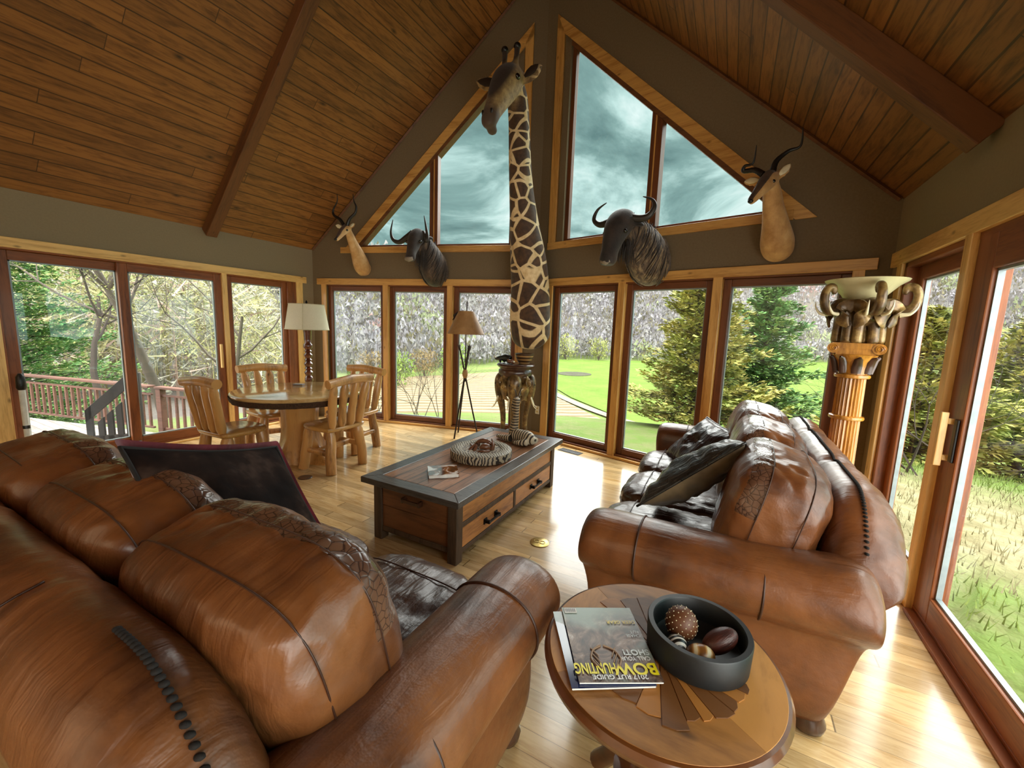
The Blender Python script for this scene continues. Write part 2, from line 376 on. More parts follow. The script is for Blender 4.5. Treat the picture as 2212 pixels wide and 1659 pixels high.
# -------- windows
def bx(parent, name, m, x0, x1, y0, y1, z0, z1, bevel=.004):
    b = MB(); b.box(x0, x1, y0, y1, z0, z1); return b.build(name, m, parent, bevel=bevel)
def sash(parent, x0, x1, z0, z1, w=.07, y0=.04, y1=.10, gy=.075, bot=None):
    b = MB(); wb = bot or w
    b.box(x0, x0+w, y0, y1, z0, z1); b.box(x1-w, x1, y0, y1, z0, z1)
    f = b.build('sash', M['sash'], parent, bevel=.006)
    b = MB(); b.box(x0+w, x1-w, y0, y1, z1-w, z1); b.box(x0+w, x1-w, y0, y1, z0, z0+wb); b.build('sash_rail', M['sashx'], f, bevel=.006)
    b = MB(); e = .012; a0, a1, c0, c1 = x0+w, x1-w, z0+wb, z1-w
    b.box(a0, a0+e, gy-.012, gy+.012, c0, c1); b.box(a1-e, a1, gy-.012, gy+.012, c0, c1); b.box(a0, a1, gy-.012, gy+.012, c0, c0+e); b.box(a0, a1, gy-.012, gy+.012, c1-e, c1)
    b.build('glazing_spacer', M['gasket'], f)
    b = MB(); b.add([(a0, gy, c0), (a1, gy, c0), (a1, gy, c1), (a0, gy, c1)], [(0, 1, 2, 3)]); b.build('glass', M['glass'], f)
    return f
def lower_unit(fr, sg):
    X = lambda a, b: (min(sg*a, sg*b), max(sg*a, sg*b))
    for p in (1.235, 2.245): bx(fr, 'post', M['fir'], *X(p-.042, p+.042), -.022, .13, .0, 2.06)
    for a, c in ((.165, .27), (3.25, 3.33)): bx(fr, 'casing', M['fir'], *X(a, c), -.022, .0, 0, 2.06)
    for a, c in ((.255, .27), (3.25, 3.265)): bx(fr, 'jamb', M['sash'], *X(a, c), 0, .13, 0, 2.06)
    bx(fr, 'head_casing', M['firx'], *X(.15, 3.40), -.03, .0, 2.045, 2.135)
    bx(fr, 'head_jamb', M['sashx'], *X(.26, 3.26), 0, .13, 2.03, 2.06)
    bx(fr, 'sill', M['firx'], *X(.16, 3.33), -.035, .0, 0, .03); bx(fr, 'sill_rail', M['sashx'], *X(.27, 3.25), 0, .13, .0, .05)
    for a, c in ((.27, 1.193), (1.277, 2.203), (2.287, 3.25)): sash(fr, *X(a, c), .05, 2.03, .07)
f1 = frame('window_1', 'three tall panes of the lower front window left of the giraffe', (XV, YV), SFL, cat='window'); lower_unit(f1, -1)
f2 = frame('window_2', 'three tall panes of the lower front window right of the giraffe', (XV, YV), SFR, cat='window'); lower_unit(f2, 1)
def upper_unit(fr, sg):
    def pr(name, pts, y0, y1, m):
        b = MB(); b.poly([(sg*x, y0, z) for x, z in pts], y1-y0, (0, 1, 0)); return b.build(name, m, fr, bevel=.003)
    rk = lambda s, o=0: 4.765-.9706*(s-.42)+o    # glass edge under the rake
    bx(fr, 'sill_casing', M['firx'], min(sg*.155, sg*2.98), max(sg*.155, sg*2.80), -.025, 0, 2.50, 2.585)
    pr('side_casing', [(.165, 2.585), (.27, 2.585), (.27, rk(.27, .09)), (.165, rk(.165, .21))], -.022, 0, M['fir'])
    pr('side_jamb', [(.255, 2.57), (.285, 2.57), (.285, rk(.285, .06)), (.255, rk(.255, .09))], 0, .12, M['fir'])
    pr('side_sash', [(.30, 2.585), (.42, 2.585), (.42, rk(.42)), (.30, rk(.30))], .04, .1, M['sash'])
    pr('rake_casing', [(.165, rk(.165, .21)), (.165, rk(.165, .06)), (2.815, 2.5), (2.97, 2.5)], -.022, 0, M['firx'])
    pr('rake_sash', [(.30, rk(.30)), (2.66, rk(2.66)), (2.80, rk(2.80, .1)), (.30, rk(.30, .14))], .0, .12, M['beam'])
    pr('bottom_sash', [(.30, 2.57), (2.72, 2.57), (2.66, 2.62), (.30, 2.62)], .04, .1, M['sashx'])
    pr('mullion', [(1.44, 2.6), (1.56, 2.6), (1.56, rk(1.56)), (1.44, rk(1.44))], .0, .1, M['sash'])
    pr('mullion_bead', [(1.485, 2.59), (1.5, 2.59), (1.5, rk(1.5)), (1.485, rk(1.485))], -.006, .0, M['fir'])
    for a, c in ((.42, 1.44), (1.56, 2.62)):
        b = MB(); b.add([(sg*a, .07, 2.62), (sg*c, .07, 2.62), (sg*c, .07, max(rk(c), 2.64)+.02), (sg*a, .07, rk(a)+.02)], [(0, 1, 2, 3)]); b.build('glass', M['glass'], fr)
f3 = frame('window_3', 'upper triangular gable window behind the giraffe neck', (XV, YV), SFL, cat='window'); upper_unit(f3, -1)
f4 = frame('window_4', 'upper triangular gable window right of the giraffe', (XV, YV), SFR, cat='window'); upper_unit(f4, 1)
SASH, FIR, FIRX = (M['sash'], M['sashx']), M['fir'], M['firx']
M['fir'], M['firx'], M['sash'], M['sashx'] = M['fir_lit'], M['firx_lit'], M['sash_lit'], M['sashx_lit']
# sliding door on the left, opening on the deck
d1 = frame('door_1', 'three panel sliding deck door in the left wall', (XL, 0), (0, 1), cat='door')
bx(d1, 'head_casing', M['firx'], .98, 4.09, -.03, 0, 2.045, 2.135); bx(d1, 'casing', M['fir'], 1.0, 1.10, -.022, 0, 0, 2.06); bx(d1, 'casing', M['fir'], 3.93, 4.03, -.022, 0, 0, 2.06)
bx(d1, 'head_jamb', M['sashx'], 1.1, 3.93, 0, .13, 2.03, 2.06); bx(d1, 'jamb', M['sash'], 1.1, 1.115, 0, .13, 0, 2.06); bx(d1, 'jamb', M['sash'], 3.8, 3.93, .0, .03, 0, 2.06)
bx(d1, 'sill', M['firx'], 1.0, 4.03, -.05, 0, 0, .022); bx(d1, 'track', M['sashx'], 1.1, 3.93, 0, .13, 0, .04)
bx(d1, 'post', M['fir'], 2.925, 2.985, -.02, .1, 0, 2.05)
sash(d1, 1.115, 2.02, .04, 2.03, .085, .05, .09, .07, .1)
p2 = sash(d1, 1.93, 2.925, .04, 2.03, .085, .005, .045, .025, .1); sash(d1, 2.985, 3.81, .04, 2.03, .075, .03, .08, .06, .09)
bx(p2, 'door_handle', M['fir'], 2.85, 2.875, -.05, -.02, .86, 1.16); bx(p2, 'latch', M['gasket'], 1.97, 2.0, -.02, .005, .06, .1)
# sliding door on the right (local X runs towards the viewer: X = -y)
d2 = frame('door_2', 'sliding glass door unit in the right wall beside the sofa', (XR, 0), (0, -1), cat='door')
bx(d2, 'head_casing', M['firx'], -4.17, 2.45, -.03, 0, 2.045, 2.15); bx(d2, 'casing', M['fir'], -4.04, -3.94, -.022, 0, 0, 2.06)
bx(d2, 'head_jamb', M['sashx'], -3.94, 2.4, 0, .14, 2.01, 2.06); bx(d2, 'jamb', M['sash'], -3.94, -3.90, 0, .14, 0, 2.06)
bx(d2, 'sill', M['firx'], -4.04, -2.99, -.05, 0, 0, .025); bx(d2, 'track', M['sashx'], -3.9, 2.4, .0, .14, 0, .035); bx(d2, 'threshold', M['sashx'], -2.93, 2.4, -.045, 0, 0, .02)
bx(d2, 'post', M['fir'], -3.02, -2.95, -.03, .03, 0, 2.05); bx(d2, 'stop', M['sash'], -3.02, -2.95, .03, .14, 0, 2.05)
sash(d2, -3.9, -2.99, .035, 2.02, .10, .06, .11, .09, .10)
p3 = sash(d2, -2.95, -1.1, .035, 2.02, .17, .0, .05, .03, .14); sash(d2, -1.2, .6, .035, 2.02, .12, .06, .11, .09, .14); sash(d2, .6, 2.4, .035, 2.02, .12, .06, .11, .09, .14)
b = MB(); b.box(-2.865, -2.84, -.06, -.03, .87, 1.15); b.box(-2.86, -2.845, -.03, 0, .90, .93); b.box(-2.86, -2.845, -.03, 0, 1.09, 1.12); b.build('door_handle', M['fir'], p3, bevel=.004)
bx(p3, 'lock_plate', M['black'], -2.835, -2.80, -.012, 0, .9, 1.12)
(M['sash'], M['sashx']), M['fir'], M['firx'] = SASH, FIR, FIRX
# baseboards
bx(None, 'baseboard_left', M['firx'], 0, 1, 0, 1, 0, 1).matrix_world = Matrix.Translation((XL, -3.5, 0)) @ Matrix.Diagonal((.015, 4.5, .09, 1))
tag(bpy.data.objects['baseboard_left'], 'fir baseboard below the left wall', 'baseboard', None, 'structure')
def base(name, label, sfr, a, c, sg):
    f = frame(name, label, (XV, YV), sfr, cat='baseboard'); bx(f, 'board', M['firx'], min(sg*a, sg*c), max(sg*a, sg*c), -.014, 0, 0, .09)
base('baseboard_front_left', 'short fir baseboard at the left of the pillar', SFL, 0, .165, -1); base('baseboard_front_right', 'short fir baseboard at the right of the pillar', SFR, 0, .165, 1)
# outlet, vents, floor covers
o = MB(); o.box(-.036, .036, -.008, 0, -.058, .058); ot = o.build('wall_outlet', M['plastic'], bevel=.004)
for q in (.012, -.034): b = MB(); b.box(-.012, .012, -.011, -.008, q, q+.022); b.build('socket', M['brass'], ot, bevel=.002)
ot.matrix_world = Matrix.Translation((XV+SFR[0]*.1, YV+SFR[1]*.1-.001, .395)) @ Matrix.Rotation(-AP, 4, 'Z'); tag(ot, 'ivory wall outlet on the pillar behind the elephant stand', 'outlet')
def vent(name, label, loc, rz, L, W, n):
    b = MB(); b.box(-L/2, L/2, -W/2, W/2, 0, .004); o = b.build(name, M['iron'], None, loc, (0, 0, rz)); b = MB()
    for i in range(n): x = -L/2+L*(i+.5)/n; b.box(x-L/n*.28, x+L/n*.28, -W*.4, W*.4, .004, .007)
    b.build('grille', M['black'], o); tag(o, label, 'vent')
vent('floor_vent', 'black slotted floor vent in front of the right window', (-1.63, 4.70, 0), -AP, .3, .12, 14)
vent('floor_vent', 'long dark floor vent along the deck door', (-5.5, 1.75, 0), PI/2, .55, .09, 22)
b = MB(); b.lathe([(0, .005), (.062, .005), (.068, .002), (.068, 0)], 28, cap=False); o = b.build('floor_outlet', M['brass'], None, (-1.06, 2.51, .001), smooth=30)
for q in (.022, -.022): b = MB(); b.lathe([(.02, .0045), (.02, .008), (.016, .008), (.016, .0045)], 16, (q, 0, 0), cap=False); b.build('cover_lid', M['brass'], o); tag(o, 'round brass outlet cover set in the floor beside the coffee table', 'outlet cover')
b = MB(); b.lathe([(0, .005), (.06, .005), (.065, .001), (.065, 0)], 24, cap=False); o = b.build('floor_cover', M['darkcarve'], None, (-3.49, 2.42, .001), smooth=30); tag(o, 'round dark cover on the floor beside the dining stump', 'floor cover')
b = MB(); b.tube([(0, 0, .02), (0, 0, .80)], .022, 10); o = b.build('window_pole', M['whitep'], None, (-5.66, 1.16, 0), smooth=40)
b = MB(); b.tube([(0, 0, .78), (0, 0, .80), (0, 0, .90), (0, 0, .93)], [.024, .034, .03, .012], 10); b.build('pole_grip', M['black'], o, smooth=40); b = MB(); b.tube([(0, 0, .42), (0, 0, .45)], .025, 10); b.build('band', M['black'], o)
tag(o, 'white pole with black grip leaning at the deck door', 'pole')
# ------------------------------------------------------------------ sofas and pillows
def cushion(half, k=3.5, n=22, wr=.006, seed=0, pleat=None, zone=None):
    """plump superellipsoid; pleat(p)->extra outward push; zone(p)->material index."""
    b = MB(); key = {}; vs = []
    def vid(p):
        q = tuple(round(c, 5) for c in p)
        if q not in key: key[q] = len(vs); vs.append(Vector(p))
        return key[q]
    fs = []
    for ax in range(3):
        for sg in (-1, 1):
            for i in range(n):
                for j in range(n):
                    q = []
                    for a, c in ((i, j), (i+1, j), (i+1, j+1), (i, j+1)):
                        u = [0, 0, 0]; u[ax] = sg
                        u[(ax+1) % 3] = math.sin((a/n*2-1)*PI/2*.92)/math.sin(PI/2*.92); u[(ax+2) % 3] = math.sin((c/n*2-1)*PI/2*.92)/math.sin(PI/2*.92)
                        q.append(vid(u))
                    fs.append(tuple(q))
    out = []; raw = []
    for p in vs:
        m = sum(abs(c)**k for c in p)**(1/k); u = p/m; raw.append(u)
        x = Vector((u.x*half[0], u.y*half[1], u.z*half[2]))
        nrm = Vector((u.x/half[0], u.y/half[1], u.z/half[2])).normalized()
        d = wr*(noise.noise(x*7+Vector((seed*9.1, 0, 0)))*1.2-abs(noise.noise(x*13+Vector((0, seed*5.3, 0))))*1.3)
        if pleat: d += pleat(u, x, seed)
        out.append(x+nrm*d)
    b.v = [tuple(p) for p in out]
    for f in fs:
        b.f.append(f); c = sum((raw[i] for i in f), Vector())/4; b.mi.append(zone(c) if zone else 0)
    return b
def loop(half, k, ax, fr, n=60, off=.002, span=None):
    """closed curve where the plump cushion is cut at coordinate ax = fr*half."""
    s = (1-abs(fr)**k)**(1/k); o = [(ax+1) % 3, (ax+2) % 3]; P = []
    for i in range(n):
        t = 2*PI*i/n; c, d = math.cos(t), math.sin(t); m = (abs(c)**k+abs(d)**k)**(1/k)
        q = [0, 0, 0]; q[ax] = fr*half[ax]; q[o[0]] = c/m*s*half[o[0]]*1.0; q[o[1]] = d/m*s*half[o[1]]
        q[o[0]] += off*(1 if c > 0 else -1); q[o[1]] += off*(1 if d > 0 else -1); P.append(q)
    return P
def pleat_back(u, x, seed):
    top = max(0, min(1, (u.z-.25)/.5)); w = max(0, 1-abs(abs(u.y-.12)-.22)/.35)
    g = .45+.55*max(0, 1-abs(abs(u.x)-.9)/.5)
    return -.020*top*w*g*(1-abs(math.sin(x.x*40+seed*2+5*noise.noise(x*4))))**2*(.7+.5*noise.noise(x*7+Vector((seed, 0, 0))))
def pleat_seat(u, x, seed):
    top = max(0, min(1, (u.z-.3)/.3)); e = max(0, 1-abs(abs(u.x)-.80)/.3)
    f = max(0, 1-abs(u.y+.1)/.8)
    return -.009*top*e*abs(math.sin(x.y*38+seed+4*noise.noise(x*5)))-.008*top*f*abs(noise.noise(Vector((x.x*16, x.y*10+x.x*9, seed))))*2
def bspl(P, n=5):
    o = []
    for i in range(1, len(P)-2):
        for k in range(n):
            t = k/n; w = ((1-t)**3/6, (3*t**3-6*t*t+4)/6, (-3*t**3+3*t*t+3*t+1)/6, t**3/6)
            o.append(tuple(sum(w[q]*P[i-1+q][c] for q in range(4)) for c in (0, 1)))
    return o
def make_sofa(label, loc, rz, seed, braid_from):
    t = thing('leather_sofa', label, 'sofa', loc, rz)
    L = M['leather']
    # arms
    sec = [(1.165, .02), (1.15, .25), (1.125, .41), (1.175, .435), (1.235, .49), (1.25, .565), (1.205, .65), (1.10, .685), (.985, .665), (.925, .60), (.91, .48), (.91, .02)]
    for sg in (-1, 1):
        b = MB(); rings = []
        for y, s, up in ((.555, .70, 0), (.545, .9, 0), (.50, .985, 0), (.42, 1, 0), (.25, 1, 0), (.05, 1, .0), (-.15, 1.0, .005), (-.33, 1.04, .012), (-.43, 1.07, .02), (-.50, 1.0, .015), (-.52, .7, 0)):
            rings.append([(sg*(1.075+(x-1.075)*s), (y-(.05 if z < .3 and y > .45 else 0))*(1 if y > 0 or z > .42 else .82+.4*(z-.07)), max(.02, .45+(z-.45)*s+up*(z > .4))) for x, z in sec])
        b.loft(rings); a = b.build('arm', L, t, smooth=180, sub=2)
        for y in (.30, -.16):
            b = MB()
            pts = [(sg*(1.07+(x-1.07)*1.012), y, .55+(z-.55)*1.012) for x, z in bspl(sec[2:11])]
            b.tube(pts, .0045, 6); b.build('piping', M['welt'], a, smooth=180)
        b = MB(); y = .47
        for i in range(15): z = .10+.022*i; b.ell((sg*1.108, y-.01, z), .006, 6, 4)
        b.build('nail_heads', M['gasket'], a)
    # frame of the back: three puffed sections
    prof = [(-.40, .05), (-.43, .3), (-.50, .5), (-.595, .65), (-.635, .77), (-.585, .89), (-.475, .925), (-.40, .885), (-.36, .77), (-.35, .6), (-.30, .4), (-.30, .07)]
    b = MB(); rings = []; N = 110
    for i in range(N+1):
        x = -1.07+2.14*i/N; ax = abs(x)
        e = max(0, (ax-.76)/.31); drop = .17*e**2.2
        sm = math.exp(-((ax-.37)/.045)**2)
        sc = 1-.16*e**3-.035*sm
        ring = []
        for y, z in prof:
            w = max(0, min(1, (z-.55)/.3)); dn = .006*w*nz((x*9, y*7, z*7+seed))-.013*w*(1-abs(math.sin(x*48+3*nz((x*4, y*3, z)))))**2*(max(0, 1-abs(ax-.37)/.2)+max(0, 1-abs(ax-1.0)/.2))
            yy = -.45+(y+.45)*sc; zz = .5+(z-.5)*sc-drop*w if z > .5 else z
            ring.append((x, yy-dn, zz+dn))
        rings.append(ring)
    b.loft(rings); bf = b.build('back_frame', L, t, smooth=180, sub=1)
    b = MB()
    for i in range(170):
        x = -1.04+2.08*i/169; e = max(0, (abs(x)-.76)/.31); sm = math.exp(-((abs(x)-.37)/.045)**2)
        z = .5+.415*(1-.16*e**3-.035*sm)-.17*e**2.2+.001; yy = -.45-.03*(1-.16*e**3)
        if x < braid_from: continue
        b.ell((x, yy, z), (.010, .007, .0055), 6, 4, Matrix.Rotation(.6, 3, 'Z'))
    b.build('braided_seam', M['stitch'], bf, smooth=180)
    for sx in (-.37, .37): b = MB(); b.tube([(sx, y, z) for y, z in spline([(-.41, .2), (-.49, .48), (-.575, .64), (-.613, .76), (-.575, .865), (-.49, .898)], 4)], .003, 5); b.build('seam_piping', M['welt'], bf, smooth=180)
    # base rail and feet
    b = MB(); b.loft([[(x, .52, .05), (x, .535, .18), (x, .50, .30), (x, -.40, .30), (x, -.42, .07)] for x in (-.93, 0, .93)]); b.build('base', L, t, smooth=50, bevel=.01)
    for x in (-1.08, 1.08):
        for y in (-.37, .42):
            b = MB(); b.lathe([(.03, 0), (.055, .012), (.06, .035), (.045, .075)], 16); b.build('foot', M['darkcarve'], t, (x, y, 0), smooth=60)
    # cushions
    for i in range(3):
        x = -.625+.625*i; h = (.308, .42, .115)
        zone = lambda c: 0
        sc = cushion(h, 4, 40, .007, seed+i, pleat_seat).build('seat_cushion', M['leather_dark'], t, (x, .185, .375+.004*i), smooth=180)
        for lp in (loop(h, 4, 1, .62), loop(h, 4, 2, .0, off=.003)): b = MB(); b.tube(lp, .003, 5, closed=True); b.build('seam_piping', M['welt'], sc, smooth=180)
    for i in range(3):
        x = -.69+.685*i; h = (.355, .19, .275); k = 3.9
        zone = lambda c: 1 if .33 < c.y < .72 and c.z > .15 else 0
        bc = cushion(h, k, 44, .009, seed*3+i, pleat_back, zone).build('back_cushion', [L, M['croc']], t, (x, -.185, .715), (math.radians(13), 0, math.radians(1.5*(i-1))), smooth=180)
        for q in (.33, -.45): b = MB(); b.tube(loop(h, k, 1, q, 72, .0), .0022, 5, closed=True); b.build('seam_piping', M['welt'], bc, smooth=180)
    return t
make_sofa('cognac leather sofa seen from behind, holding the dark velvet pillow', (-1.68, .755, 0), 0, 1, .72)
make_sofa('brown leather sofa along the right wall behind the round end table', (0.03, 2.88, 0), PI/2, 4, -2)
def pillow(name, label, a, b_, th, mats, M4, tuft=False, wr=.012, seed=0, pipem=None, backlabel=None, flare=0):
    """front and back skin meet in a pinched outline; local Z is the front."""
    n = 26; root = None
    def P(i, j, sd):
        u = i/n*2-1; v = j/n*2-1
        ea = 1-.10*(1-v*v); eb = 1-.10*(1-u*u)
        f = ((1-abs(u)**2.6)*(1-abs(v)**2.6))**.55
        x, y = u*a*(1-.09*(1-abs(u))*0)*(eb if 0 else 1)*(1-.07*(1-v*v)), v*b_*(1-.07*(1-u*u))
        z = th*f*(1+.25*nz((u*1.6+seed, v*1.6, sd)))+wr*f**.5*(nz((x*16+seed, y*16, sd*3))-abs(nz((x*9, y*22+seed, sd)))) if f > 0 else 0
        if tuft and sd > 0: z -= th*.75*math.exp(-((u*u+v*v)/.03))+.35*th*math.exp(-((u*u+v*v)/.16))*abs(math.sin(math.atan2(v, u)*4))*.5
        return (x, y, sd*max(z, 0))
    def skin(sd):
        m = MB(); m.v = [P(i, j, sd) for i in range(n+1) for j in range(n+1)]
        m.f = [(i*(n+1)+j, (i+1)*(n+1)+j, (i+1)*(n+1)+j+1, i*(n+1)+j+1) for i in range(n) for j in range(n)]
        return m
    o = skin(1).build(name, mats[0], smooth=180, sub=1); o.matrix_world = M4; tag(o, label, 'pillow')
    k = skin(-1).build('back_panel', mats[1], o, (0, 0, 0) if not flare else (.022, .022, -.012), smooth=180, sub=1); k.scale = (1+flare, 1+flare, 1+8*flare)
    if backlabel: k['label'] = backlabel
    e = [P(i, 0, 1) for i in range(n)]+[P(n, j, 1) for j in range(n)]+[P(n-i, n, 1) for i in range(n)]+[P(0, n-j, 1) for j in range(n)]
    m = MB(); m.tube(e, .007, 6, closed=True); m.build('piping', pipem or mats[0], o, smooth=180)
    return o
def fr3(c, u, v):
    u = Vector(u).normalized(); w = u.cross(Vector(v)).normalized(); v = w.cross(u)
    return Matrix(((u.x, v.x, w.x, c[0]), (u.y, v.y, w.y, c[1]), (u.z, v.z, w.z, c[2]), (0, 0, 0, 1)))
t = NT('dark brown velvet'); v = t.coord(); n = t.noise(v, 4, 4, .6)
M['velvet'] = t.bsdf(t.ramp(n, [(.42, C('140c0a')), (.55, C('241712')), (.7, C('4a382f'))]), .85, t.bump(t.noise(v, 14, 3), .4, .01), 0, 0, .08)
t = NT('crimson velvet'); v = t.coord(); n = t.noise(v, 6, 4, .6)
M['crimson'] = t.bsdf(t.ramp(n, [(.35, C('4c0f18')), (.7, C('8b2130'))]), .7, t.bump(t.noise(v, 18, 3), .5, .01), sheen=.4)
M['oxblood'] = leather('oxblood pillow leather', '1c0d10', '371a1f', '4b2830', .3, .8)
M['greylth'] = leather('grey black pillow leather', '161413', '2b2a28', '43423f', .3, .9)
t = NT('khaki suede'); v = t.coord(); n = t.noise(v, 5, 4, .6)
M['suede'] = t.bsdf(t.ramp(n, [(.3, C('5e4d35')), (.7, C('8f7a58'))]), .75, t.bump(n, .3, .01), sheen=.2)
pillow('throw_pillow', 'dark brown velvet pillow with crimson edge standing on the sofa seen from behind', .30, .335, .07, (M['velvet'], M['crimson']), fr3((-1.485, .80, .775), (-.18, .949, -.261), (-.736, .046, .676)), wr=.010, seed=2, pipem=M['stitch'], flare=.075, backlabel='crimson back of the pillow')
pillow('throw_pillow', 'grey black leather pillow with khaki suede back lying on the right sofa', .25, .31, .10, (M['greylth'], M['suede']), fr3((-.10, 2.40, .745), (-.1, -.97, .2), (.74, .10, .65)), wr=.02, seed=5)
pillow('throw_pillow', 'oxblood leather pillow with tufted centre at the far end of the right sofa', .25, .235, .085, (M['oxblood'], M['oxblood']), fr3((-.14, 3.45, .635), (.5, -.87, -.05), (.63, .32, .70)), True, .012, 8)
# ------------------------------------------------------------------ coffee table and what lies on it
def coffee_table():
    x0, x1, y0, y1, zt = -2.15, -1.335, 1.90, 3.62, .455
    t = thing('coffee_table', 'rustic reclaimed wood coffee table with drawers in the middle of the room', 'coffee table', ((x0+x1)/2, (y0+y1)/2, 0))
    a, c = (x1-x0)/2, (y1-y0)/2; w = .105
    B = lambda nm, m, X0, X1, Y0, Y1, Z0, Z1, p=t, bv=.004: (lambda b: b.build(nm, m, p, bevel=bv))(MB().box(X0, X1, Y0, Y1, Z0, Z1))
    tp = B('tabletop', M['barn'], -a+w, a-w, -c+w, c-w, zt-.04, zt)
    for sx in (-1, 1):
        b = MB(); b.poly([(sx*a, -c, zt-.04), (sx*a, c, zt-.04), (sx*(a-w), c-w, zt-.04), (sx*(a-w), -c+w, zt-.04)], .041); b.build('border_board', M['barnedgex'], tp, bevel=.004)
        b = MB(); b.poly([(-a, sx*c, zt-.04), (a, sx*c, zt-.04), (a-w, sx*(c-w), zt-.04), (-a+w, sx*(c-w), zt-.04)], .041); b.build('border_board', M['barnedge'], tp, bevel=.004)
    A, D, p = a-.055, c-.065, .07
    for sx in (-1, 1):
        for sy in (-1, 1): B('leg', M['barnpost'], min(sx*A, sx*(A-p)), max(sx*A, sx*(A-p)), min(sy*D, sy*(D-p)), max(sy*D, sy*(D-p)), 0, zt-.04)
    B('case', M['barnend'], -A+.02, A-.02, -D+.02, D-.02, .075, zt-.045)
    for sy in (-1, 1):
        y_ = sy*(D-.008); Y = (min(y_, y_-sy*.02), max(y_, y_-sy*.02))
        B('apron', M['barnpost'], -A+p, A-p, *Y, zt-.075, zt-.04); B('bottom_rail', M['barnpost'], -A+p, A-p, *Y, .065, .10)
        e = B('end_panel', M['barnend'], -A+p, A-p, Y[0]+.004, Y[1]-.004, .255, zt-.08)
        hb = MB(); hb.box(-.075, .075, sy*(D+.028)-.006, sy*(D+.028)+.006, .335, .358)
        for sx in (-1, 1): hb.box(sx*.07-.008, sx*.07+.008, min(sy*(D-.01), sy*(D+.03)), max(sy*(D-.01), sy*(D+.03)), .328, .362)
        hb.build('handle', M['darkcarve'], e, bevel=.003)
        B('end_panel', M['barnend'], -A+p, A-p, Y[0]+.008, Y[1]-.008, .10, .25)
    for sx in (-1, 1):
        X = lambda d0, d1: (min(sx*(A-d0), sx*(A-d1)), max(sx*(A-d0), sx*(A-d1)))
        B('long_panel', M['barnpanel'], *X(.012, .03), -D+p, D-p, .255, zt-.045)
        B('mid_rail', M['barnpost'], *X(.004, .03), -D+p, D-p, .225, .258); B('bottom_rail', M['barnpost'], *X(.004, .03), -D+p, D-p, .055, .085)
        B('divider', M['barnpost'], *X(.004, .03), -.016, .016, .085, .225)
        for sy in (-1, 1):
            lo, hi = (.02, D-p-.004) if sy > 0 else (-D+p+.004, -.02)
            d = B('drawer', M['barnpanel'], *X(.008, .03), lo, hi, .088, .222)
            m = (lo+hi)/2; hb = MB(); hb.box(*X(-.034, -.022), m-.075, m+.075, .148, .162)
            for k in (-1, 1): hb.box(*X(-.034, .01), m+k*.072-.009, m+k*.072+.009, .143, .167); hb.box(*X(.0, .01), m+k*.072-.02, m+k*.072+.02, .135, .175)
            hb.build('handle', M['iron'], d, bevel=.002)
    return zt
ZT = coffee_table()
# carved tray with small carvings in it
TR = V(-1.70, 2.73, ZT+.001)
b = MB(); b.lathe([(.235, 0), (.247, .006), (.25, .03), (.248, .058), (.245, .066)], 56, cap=True)
t = b.build('carved_tray', M['swirl'], None, TR, smooth=40)
b = MB(); b.lathe([(.246, .064), (.235, .073), (.19, .077), (.155, .071), (.15, .060), (.14, .035), (.10, .018), (0, .016)], 56, cap=False); b.build('tray_rim', M['rim'], t, smooth=60)
tag(t, 'round carved wooden tray with swirling zebra pattern on the coffee table', 'tray')
CARV = 'small brown carved figure heaped in the round tray'
def carving(i, label, pts, rads, loc, rz, extra=None):
    b = MB(); b.tube(spline(pts, 3), spline([(r,) for r in rads], 3) and [x[0] for x in spline([(r,) for r in rads], 3)], 8)
    if extra: extra(b)
    o = b.build('carved_figure', M['redwood'], None, TR+V(loc[0], loc[1], loc[2]+.022), (0, 0, rz), smooth=60); tag(o, label, 'carving', 'carved figures in the tray')
carving(0, 'brown carved antelope arching highest in the round tray', [(-.08, 0, 0), (-.05, 0, .04), (0, 0, .055), (.05, 0, .05), (.08, 0, .02)], [.008, .014, .022, .018, .006], (0, .03, .045), .2,
        lambda b: [b.tube([(x, y, .04), (x*1.1, y*1.3, -.02)], [.008, .005], 6) for x in (-.04, .05) for y in (-.015, .015)])
carving(1, 'brown carved horn standing upright at the far side of the tray', [(.0, 0, 0), (.012, 0, .05), (-.004, 0, .10)], [.02, .015, .003], (.085, .02, .035), .5)
carving(2, 'pale brown carved seed pod, left of the two nearest in the tray', [(0, -.04, .0), (0, 0, .018), (0, .04, .045)], [.008, .018, .012], (-.055, -.06, .03), -.3)
carving(3, 'pale brown carved seed pod, right of the two nearest in the tray', [(0, -.04, .0), (0, 0, .018), (0, .035, .045)], [.007, .014, .01], (-.015, -.075, .028), .1)
carving(4, 'rounded brown carved head resting right of the tray centre', [(-.04, 0, 0), (-.015, 0, .012), (.02, 0, .01), (.045, 0, -.002)], [.012, .026, .028, .008], (.045, -.02, .058), .6)
carving(5, 'thin brown carved branch curving along the left of the tray', [(-.05, .05, 0), (-.07, 0, .02), (-.03, -.03, .018)], [.008, .012, .006], (-.03, .0, .04), 0)
carving(6, 'curved brown carved tusk at the right edge of the tray', [(-.05, -.02, .0), (0, -.035, .012), (.05, 0, .008)], [.005, .009, .012], (.05, -.05, .04), .3)
